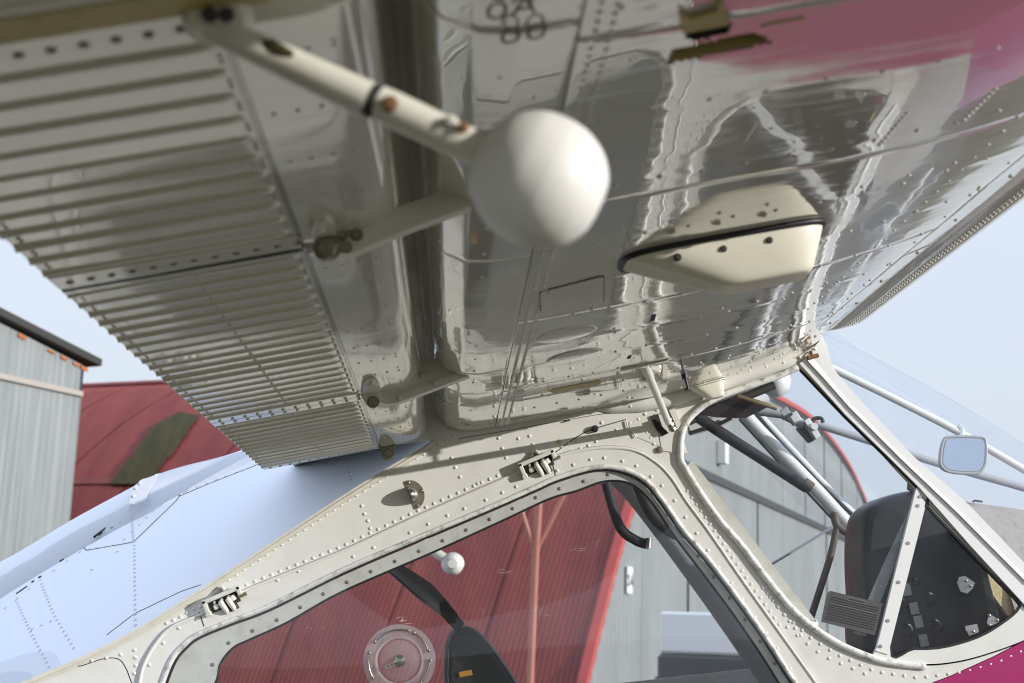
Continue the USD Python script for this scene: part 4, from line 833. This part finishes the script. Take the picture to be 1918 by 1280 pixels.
# nose cowl ahead of the screen, other side of the cabin, floor, tail
nc = []
for u, z0 in ((1.25, -.66), (1.4, -.62), (1.7, -.62), (2.2, -.62), (2.7, -.70)):
    a = np.linspace(0, np.pi, 18); w = .58 - .10 * (u - 1.08); nc.append([(u, .60 - w * math.copysign(abs(math.cos(t)) ** .6, math.cos(t)), z0 - .62 + .62 * math.sin(t) ** .5 if 0 else -1.2 + (z0 + 1.2) * math.sin(t) ** .45) for t in a])
nc = np.array(nc); k_ = nc[..., 2] > -.80
cow = part(AP, 'nose_cowl', grid(nc), 'magenta_paint', True)
itop = [(py(u, v, .30)) for u, v in [(1800, 938), (1850, 946), (1918, 956), (2050, 985)]]
cv = np.array([[p + np.array([0, dy, dz]) for dy, dz in ((-.20, -.45), (-.16, -.2), (-.08, -.05), (0, 0), (.2, .02), (.5, 0), (.7, -.2))] for p in resample(catmull(np.array(itop), 4), n=14)])
part(cow, 'cowl_cover', grid(cv), 'cowl_cover', True)
part(cow, 'cover_hook', tube(np.array([py(1822, 940, .28), py(1826, 938, .28), py(1840, 940, .28)]), .003, 6), 'seam', True)
cab = part(AP, 'cabin_floor', rbox([-.1, .6, -1.16], [2.7, 1.14, .03]), 'interior_grey', False)
part(cab, 'firewall', rbox([1.12, .62, -.80], [.02, 1.1, .7]), 'black_plastic', False)
part(cab, 'cabin_roof', rbox([.15, .60, .09], [1.4, 1.10, .02]), 'interior_grey', False)
FARY = 1.18
far_open = unary_union([Polygon([(x, z) for x, z in np.array(glass_poly.exterior.coords)]).buffer(.012), ])
fs = P2([(640, 1240), (690, 1090), (800, 1010), (1000, 905), (1128, 870), (1170, 905), (1250, 1010), (1400, 1230), (1440, 1300), (600, 1300)], 4, FARY)
fs2 = pp([(1440, 800), (1600, 960), (1700, 1075), (1690, 1140), (1525, 1150), (1400, 1000), (1262, 820)], FARY)
fsk = Polygon([(-1.15, -.38), (-.1, .0), (.95, .10), (1.5, -.62), (1.7, -1.2), (-1.6, -1.2), (-1.6, -.62)])
low_side = Polygon([(-1.6, -.62), (-1.0, -.60), (1.3, -.80), (1.7, -.82), (1.7, -1.2), (-1.6, -1.2)])
part(cab, 'far_side', plate(low_side, FARY, FARY + .012), 'body_paint', False)
def ftube(px, y, r, mat, nm, flat=1.): return part(cab, nm, tube(catmull(np.array([py(u, v, yy) for (u, v), yy in zip(px, np.broadcast_to(y, len(px)))]), 6), r, 16, flat=flat), mat, 60)
ftube([(1150, 880), (1200, 930), (1320, 1090), (1440, 1262), (1500, 1350)], .98, .042, 'interior_grey', 'door_post')
ftube([(1188, 905), (1290, 1045), (1400, 1205), (1470, 1310)], 1.0, .014, 'white_tube', 'door_post')
ftube([(1135, 905), (1160, 985), (1190, 1012), (1215, 1020)], .8, .015, 'webbing', 'grab_strap')
ftube([(1192, 900), (1218, 958), (1250, 992), (1280, 1004)], .6, .018, 'webbing', 'grab_strap')
part(cab, 'strap_buckle', tube(np.array([py(1215, 1008, .78), py(1215, 1028, .78)]), .008, 10), 'steel', 40)
ftube([(1302, 778), (1360, 817), (1440, 868), (1512, 914)], .5, .0165, 'black_plastic', 'gas_strut')
ftube([(1506, 905), (1520, 915)], .5, .017, 'brown_trim', 'strut_end')
ftube([(1392, 775), (1450, 835), (1530, 918), (1605, 1000), (1680, 1080)], 1.05, .0205, 'white_tube', 'far_pillar')
ftube([(1412, 770), (1470, 838), (1550, 920), (1622, 990), (1690, 1070)], 1.07, .006, 'rubber', 'pillar_seal')
ftube([(1385, 785), (1440, 845), (1520, 930), (1590, 1005)], 1.03, .005, 'rubber', 'pillar_seal')
ftube([(1420, 775), (1480, 840), (1560, 925), (1630, 992)], 1.12, .012, 'body_paint', 'far_window_edge')
ftube([(1568, 985), (1556, 1040), (1534, 1110), (1518, 1160)], 1.0, .011, 'brown_trim', 'far_window_post')
ftube([(1440, 1060), (1500, 1024), (1558, 988)], 1.0, .0105, 'interior_grey', 'far_strap', .4)
ftube([(1562, 960), (1566, 980), (1574, 990), (1600, 1005)], 1.0, .013, 'brown_trim', 'far_window_corner')
ftube([(1290, 805), (1340, 790), (1400, 760), (1436, 743)], 1.0, .02, 'body_paint', 'far_roof_rail')
ftube([(1290, 812), (1340, 797), (1370, 783)], .96, .006, 'rubber', 'far_roof_seal')
ftube([(1290, 790), (1340, 765), (1400, 742), (1450, 722)], .5, .012, 'seam', 'roof_shadow_rail')  # near-black tube drawn in as the shadow under the cabin roof
vis = part(AP, 'sun_visor', plate(pp([(1302, 776), (1345, 757), (1384, 738), (1400, 748), (1440, 762), (1420, 772), (1396, 784), (1345, 782)], .35), .35, .354), 'plum_tint', False)
part(vis, 'visor_arm', tube(np.array([py(1381, 742, .33), py(1455, 765, .33)]), .0065, 10), 'brass', True)
part(AP, 'compass_lamp', lathe([(0, -.04), (.03, -.036), (.045, -.01), (.045, .01), (.03, .036), (0, .04)], py(1452, 716, .6), [1, .1, -.2], 20), 'pillar_paint', True)
# clamp with instrument boxes hanging from the far tube
cp = [(1466, 772), (1490, 785), (1514, 806)]
mt = part(AP, 'clamp_mount', rbox(py(1514, 808, .68), [.060, .05, .040], [unit(py(1530, 824, .68) - py(1505, 795, .68)), [0, 1, 0], unit(py(1525, 795, .68) - py(1505, 812, .68))]), 'van_dark', False, 'clamp with small metal boxes inside the windscreen')
axm = [unit(py(1530, 824, .62) - py(1508, 790, .62)), [0, 1, 0], unit(py(1530, 795, .62) - py(1505, 812, .62))]
part(mt, 'white_block', rbox(py(1520, 804, .64), [.062, .03, .018], axm, .05), 'sign_white', False)
part(mt, 'knob', lathe([(0, -.012), (.010, -.012), (.011, -.008), (.011, .004)], py(1524, 800, .62), [0, 1, 0], 16), 'sign_white', 40)
part(mt, 'pipe_clip', tube(catmull(np.array([py(u, v, .68) for u, v in ((1520, 790), (1526, 784), (1538, 784), (1542, 792))]), 5), .006, 8), 'black_plastic', True)
part(mt, 'arm_block', rbox(py(1488, 784, .66), [.034, .03, .028], axm, .1), 'grey_clamp', False); part(mt, 'arm_block', rbox(py(1470, 775, .66), [.03, .028, .026], axm, .1), 'interior_grey', False)
part(mt, 'arm_gap', rbox(py(1478, 779, .645), [.008, .01, .022], axm, .1), 'seam', False)
part(mt, 'arm', tube(np.array([py(1420, 770, .66), py(1466, 776, .66), py(1505, 796, .66)]), .014, 10), 'interior_grey', 40)
# glareshield and panel
gsx = catmull([(1604, 1112), (1601, 1040), (1604, 988), (1614, 955), (1640, 936), (1686, 924), (1718, 924), (1748, 958), (1790, 1012), (1826, 1072), (1856, 1130), (1880, 1175), (1890, 1260), (1700, 1300), (1612, 1240)], 6, True)
gs = np.array([[p[0], p[2]] for p in pyl(gsx, .28)]); c = gs.mean(0)
P = []
for y, k in ((.20, .88), (.205, .94), (.216, .98), (.24, 1.), (.34, 1.), (.40, .97), (.43, .85)): q = c + (gs - c) * k; P.append(np.stack([q[:, 0], np.full(len(q), y), q[:, 1]], 1))
P = np.array(P); P = np.concatenate([P, P[:, :1]], 1); ring0 = P[0, :-1]
cap = TM(np.vstack([ring0, ring0.mean(0)[None]]), [[i, (i + 1) % len(ring0), len(ring0)] for i in range(len(ring0))])
gl = part(AP, 'glareshield', cat_([grid(P), cap]), 'black_plastic', 60, 'rounded black instrument hood')
for (u, v), r in zip(((1741, 1122), (1752, 1174), (1690, 1130), (1700, 1180), (1716, 1090)), (.016, .018, .013, .016, .010)):
    ga = part(gl, 'gauge', lathe([(0, -.002), (r * .85, -.002), (r, -.006), (r * 1.1, -.002), (r * 1.1, .004)], py(u, v, .195), [.75, .65, 0], 20), 'gauge_face', 40); part(ga, 'bezel', lathe([(r, -.007), (r * 1.12, -.003), (r * 1.0, .002)], py(u, v, .195), [.75, .65, 0], 20), 'steel', 40)
for u, v in ((1720, 1165), (1712, 1140), (1730, 1200), (1698, 1105)): part(gl, 'switch_plate', rbox(py(u, v, .192), [.022, .006, .03]), 'interior_grey', False)
part(gl, 'woven_mat', plate(pp([(1786, 996), (1806, 1024), (1822, 1061), (1859, 1114), (1890, 1156), (1935, 1156), (1800, 996)], .14), .14, .152), 'weave', False, 'straw-coloured woven mat')
part(gl, 'mirror_tab', plate(pp([(1704, 888), (1716, 912), (1712, 922), (1702, 916)], .2), .2, .215), 'black_plastic', False)
# seat and belt behind the door window
bp_ = catmull(np.array([py(u, v, y) for u, v, y in ((716, 1052, .05), (745, 1070, .10), (775, 1092, .18), (805, 1116, .26), (835, 1144, .32), (862, 1176, .35))]), 6)
wd = np.interp(np.linspace(0, 1, len(bp_)), [0, .25, .55, .8, 1], [9, 14, 19, 13, 11]); tw = np.interp(np.linspace(0, 1, len(bp_)), [0, .4, .7, 1], [0, .5, -.2, .3])
T = np.gradient(bp_, axis=0); Nn = np.array([unit(np.cross([0, 1, 0], t)) for t in T])
P = np.stack([bp_ + Nn * (w_ * np.ones(1))[:, None] if 0 else bp_ + Nn * (k * wd * 3.6 / F)[:, None] + np.array([0, 1, 0]) * (k * tw * .02)[:, None] for k in np.linspace(-1, 1, 7)], 1)
P[:, :, 1] += .006 * np.cos(np.linspace(-1, 1, 7) * np.pi)[None, :]
blt = part(AP, 'seat_belt', cat_([grid(P), grid(P[:, ::-1] + [0, .003, 0])]), 'webbing', True); part(blt, 'anchor_bolt', rivets([py(724, 1050, .03)], OUT, .006, .006, 10), 'old_metal', 40)
part(blt, 'stitching', tube(bp_ + Nn * (.72 * wd * 3.6 / F)[:, None] - [0, .004, 0], .0011, 5), 'black_leather', True)
so = [(836, 1300), (834, 1240), (837, 1205), (848, 1183), (870, 1174), (893, 1182), (918, 1206), (942, 1240), (965, 1275), (1010, 1360), (1010, 1500), (860, 1500)]
se = np.array([[p[0], p[2]] for p in pyl(catmull(so, 6, True), .36)]); c = np.array([se[:, 0].mean(), se[:, 1].mean()]); P = []
for y, k in ((.33, .80), (.334, .90), (.345, .965), (.37, 1.), (.60, 1.), (.70, .97), (.72, .8)): q = c + (se - c) * k; P.append(np.stack([q[:, 0], np.full(len(q), y), q[:, 1]], 1))
P = np.array(P); P = np.concatenate([P, P[:, :1]], 1); r0 = P[0, :-1]
seat = part(AP, 'seat', cat_([grid(P), TM(np.vstack([r0, r0.mean(0)[None]]), [[i, (i + 1) % len(r0), len(r0)] for i in range(len(r0))])]), 'black_leather', 50, 'black padded seat back')
for k, y in ((.93, .3365), (1.005, .372)):
    q = c + (se - c) * k; part(seat, 'piping', tube(np.stack([q[:, 0], np.full(len(q), y), q[:, 1]], 1), .003, 6, True), 'black_plastic' if k < 1 else 'interior_grey', True)
part(seat, 'amber_tag', rbox(py(872, 1262, .325), [.034, .004, .014], None, .3), 'amber', False)

# rear fuselage: upper side aft of the cabin, spine cover and fin fillet
sa = pyl(catmull([(-420, 1474), (-180, 1380), (44, 1279), (151, 1234), (252, 1183), (396, 1093), (638, 934), (774, 851), (800, 834), (826, 815)], 6), .006)
seam_px = [(-420, 1420), (-180, 1262), (0, 1134), (37, 1110), (158, 1025), (249, 951), (275, 937), (336, 928), (467, 878), (560, 838), (680, 778), (800, 712), (900, 660)]
sb_ = pyl(catmull(seam_px, 6), .92)
n = 80; t = np.linspace(0, 1, 24); xa = np.linspace(max(sa[:, 0].min(), sb_[:, 0].min()) + .02, min(sa[:, 0].max(), sb_[:, 0].max()) - .001, n)
kz = np.polyfit(sb_[:, 0], sb_[:, 2], 3); sb_ = np.stack([xa, np.full(n, sb_[0, 1]), np.polyval(kz, xa)], 1)
sa = np.stack([xa, np.full(n, sa[0, 1]), np.polyval(np.polyfit(sa[:, 0], sa[:, 2], 3), xa) - .014], 1)   # rulings stand square to the length of the fuselage
rearP = sa[:, None] * (1 - t[None, :, None]) + sb_[:, None] * t[None, :, None] + (np.sin(t * np.pi) * .004)[None, :, None] * unit([0, -.6, .8])
rear = part(AP, 'rear_fuselage', grid(rearP), 'shade_tinted_paint', True, 'upper rear fuselage behind the cabin, blue sky shade tinted into its paint')
def on_rear(u, v, off=0.):                         # nearest point of the rear skin that the photograph shows at (u, v)
    c = (rearP.reshape(-1, 3) - CAM) @ R; pu, pv = CX + F * c[:, 0] / c[:, 2], CY - F * c[:, 1] / c[:, 2]
    i = np.argsort((pu - u) ** 2 + (pv - v) ** 2)[:3]; d = ray(u, v); p0 = rearP.reshape(-1, 3)[i[0]]; r, c2 = divmod(i[0], len(t)); r, c2 = min(max(r, 1), n - 2), min(max(c2, 1), len(t) - 2)
    nn = unit(np.cross(rearP[r + 1, c2] - rearP[r - 1, c2], rearP[r, c2 + 1] - rearP[r, c2 - 1])); nn = nn if nn[1] < 0 else -nn
    return CAM + d * (((p0 - CAM) @ nn) / (d @ nn)) + nn * off, nn
def rear_row(px, step):
    P = [on_rear(*q)[0] for q in resample(np.array(px, float), 12)]; P = resample(np.array(P), step); return P
rr_ = []
for px, st in (([(275, 953), (332, 927), (398, 902), (460, 880)], .034), ([(172, 1016), (200, 992), (225, 978)], .03), ([(248, 978), (250, 1012)], .026), ([(252, 1016), (253, 1120), (254, 1172)], .036), ([(30, 1125), (60, 1190), (92, 1250)], .038), ([(78, 1095), (100, 1150), (138, 1215)], .04), ([(10, 1140), (75, 1088), (150, 1035)], .05), ([(166, 1030), (215, 1022), (232, 1012), (280, 965), (300, 945)], .045), ([(60, 1180), (95, 1165)], .03), ([(172, 1068), (196, 1050), (220, 1034)], .06), ([(648, 868), (656, 900)], .04)):
    rr_ += list(rear_row(px, st))
part(rear, 'rivets', rivets(np.array(rr_), unit([0, -.75, .6]), .0046, .0026, 8), 'shade_tinted_paint', 50, kind='stuff')
def rear_line(px, r, mat='seam', nm='seam'):
    P = np.array([on_rear(*q, .0005)[0] for q in resample(np.array(px, float), 10)]); part(rear, nm, tube(P, r, 6), mat, True)
rear_line([(157, 1026), (159, 1032), (250, 1016), (336, 933), (336, 920)], .0013); rear_line([(336, 930), (400, 903), (470, 876), (560, 836)], .0012)
rear_line([(200, 1190), (252, 1150), (340, 1108), (376, 1096)], .0010)
rear_line([(176, 1007), (196, 992), (214, 977)], .0042, 'rubber'); rear_line([(112, 1053), (120, 1048)], .0036, 'rubber'); rear_line([(31, 1113), (51, 1099)], .003, 'rubber'); rear_line([(60, 1092), (64, 1089)], .004, 'rubber'); rear_line([(73, 1083), (77, 1081)], .004, 'rubber'); rear_line([(268, 943), (296, 932)], .0016)
# spine cover
ca = pyl(catmull([(247, 957), (275, 938), (336, 929), (467, 879), (560, 838)], 6), .91); cb = pyl(catmull([(262, 900), (292, 890), (345, 873), (440, 848), (560, 800)], 6), 1.08)
ca[:, 2] -= .04; ca, cb = resample(ca, n=30), resample(cb, n=30); tt = np.linspace(0, 1, 14)
Pc = ca[:, None] * (1 - tt[None, :, None]) + cb[:, None] * tt[None, :, None] + (np.sin(tt * np.pi) * .02)[None, :, None] * unit([0, -.7, .7])
Pc = np.concatenate([Pc, (cb + [0, .3, .0])[:, None]], 1)
sc = part(AP, 'spine_cover', grid(Pc), 'shade_tinted_paint', True)
part(sc, 'front_flange', tube(catmull(np.array([py(*q, y) for q, y in (((268, 943), .905), ((274, 925), .95), ((284, 905), 1.01), ((293, 890), 1.07))]), 5), .004, 8), 'shade_tinted_paint', True)
part(sc, 'end_plate', plate(pp([(240, 958), (245, 925), (252, 910), (266, 898), (296, 890), (280, 915), (270, 940)], .907), .907, .915), 'shade_tinted_paint', False)
part(sc, 'rivets', rivets([py(*q, .906) for q in ((249, 945), (250, 930), (254, 915), (262, 906))], OUT, .0048, .003, 8), 'shade_tinted_paint', 40, kind='stuff')
# fillet of the fin beyond
fa = pyl(catmull([(-420, 1424), (-180, 1266), (0, 1138), (37, 1114), (158, 1029), (249, 955)], 6), .96); fb = pyl(catmull([(-420, 1230), (-180, 1130), (0, 1053), (131, 976), (249, 912), (300, 886)], 6), 1.28)
fa[:, 2] -= .03; fa, fb = resample(fa, n=40), resample(fb, n=40); Pf = fa[:, None] * (1 - tt[None, :, None]) + fb[:, None] * tt[None, :, None] + (np.sin(tt * np.pi) * .05)[None, :, None] * unit([0, -.8, .6])
Pf = np.concatenate([Pf, (fb + [0, .25, -.05])[:, None], (fb + [0, .5, -.4])[:, None]], 1)
part(AP, 'spine_fairing', grid(Pf), 'shade_tinted_paint', True)
# rear cabin skin, belly and undercarriage, which the glossy wing mirrors
bx = np.linspace(-1.9, -5.2, 12); P = []
for x in bx:
    k = (x + 1.9) / -3.3; a = np.linspace(-np.pi * .5, np.pi * .5, 12); w, zc, h = .58 * (1 - .75 * k), -.95 + .15 * k, .30 * (1 - .6 * k)
    P.append([(x, .6 - w * math.cos(q), zc + h * math.sin(q)) for q in a])
part(AP, 'tail_cone', grid(np.array(P)), 'shade_tinted_paint', True)
leg = part(AP, 'landing_gear', tube(np.array([[.45, .1, -1.2], [.30, -.25, -1.5], [.30, -.42, -1.72]]), .045, 14), 'white_tube', True)
whl = lambda y: lathe([(0, -.10), (.10, -.10), (.20, -.10), (.245, -.07), (.26, 0), (.245, .07), (.20, .10), (0, .10)], [.30, y, float(Winv([0, 0, 0])[2]) * 0 + (-OFF[2] + .26) * MW[2, 2] + 0 * y], [0, 1, 0], 28)
part(leg, 'wheel', whl(-.50), 'tyre', True)
leg = part(AP, 'landing_gear', tube(np.array([[.45, 1.1, -1.2], [.30, 1.45, -1.5], [.30, 1.62, -1.72]]), .045, 14), 'white_tube', True); part(leg, 'wheel', whl(1.70), 'tyre', True)
# far wing with its own mass balance, seen through the cabin
tip = 5.6; dh = math.tan(math.radians(4.0)); fwp = plate(Polygon(core).buffer(0), 1.2, tip + .5); fwp.vertices[:, 2] += (fwp.vertices[:, 1] - 1.2) * dh + .06
fwg = part(AP, 'wing', fwp, 'wing_paint', 30)
yq = 3.55; cq = py(848, 1056, yq); rq = 21 * (R.T @ (cq - CAM))[2] / F
m2 = part(AP, 'mass_balance', lathe(prf * (rq / rB), cq, unit(py(860, 1062, yq) - py(815, 1035, yq)), 40), 'ball_paint', True, 'far white ball weight seen through the cabin')
part(m2, 'arm', tube(np.array([py(770, 990, yq + .1), py(815, 1035, yq), py(840, 1050, yq)]), .024, 14), 'arm_paint', 60)
part(m2, 'cap', lathe([(0, -rq * 1.12), (rq * .42, -rq * 1.1), (rq * .5, -rq * .9)], cq, unit(ray(848, 1056)), 24), 'ball_paint', 40)

# scuffs and scratches on the door acrylic
rng = np.random.default_rng(21); sc_ = []
for cu, cv, n_, L_ in ((748, 1162, 9, 16), (938, 1072, 7, 22), (1082, 1030, 3, 18), (600, 1180, 4, 12), (1010, 1150, 4, 20), (1180, 1120, 4, 14)):
    for i in range(n_):
        u, v, a = cu + rng.normal(0, 9), cv + rng.normal(0, 3), rng.normal(-.35, .35)
        p, q = py(u, v, -.036), py(u + L_ * rng.random() * math.cos(a), v + L_ * .7 * rng.random() * math.sin(a), -.036); sc_.append(tube(np.array([p, (p + q) / 2, q]), [.0001, .0005 if cu == 748 else .0003, .0001], 5))
part(door, 'scratches', cat_(sc_), 'sign_white', False, kind='stuff')
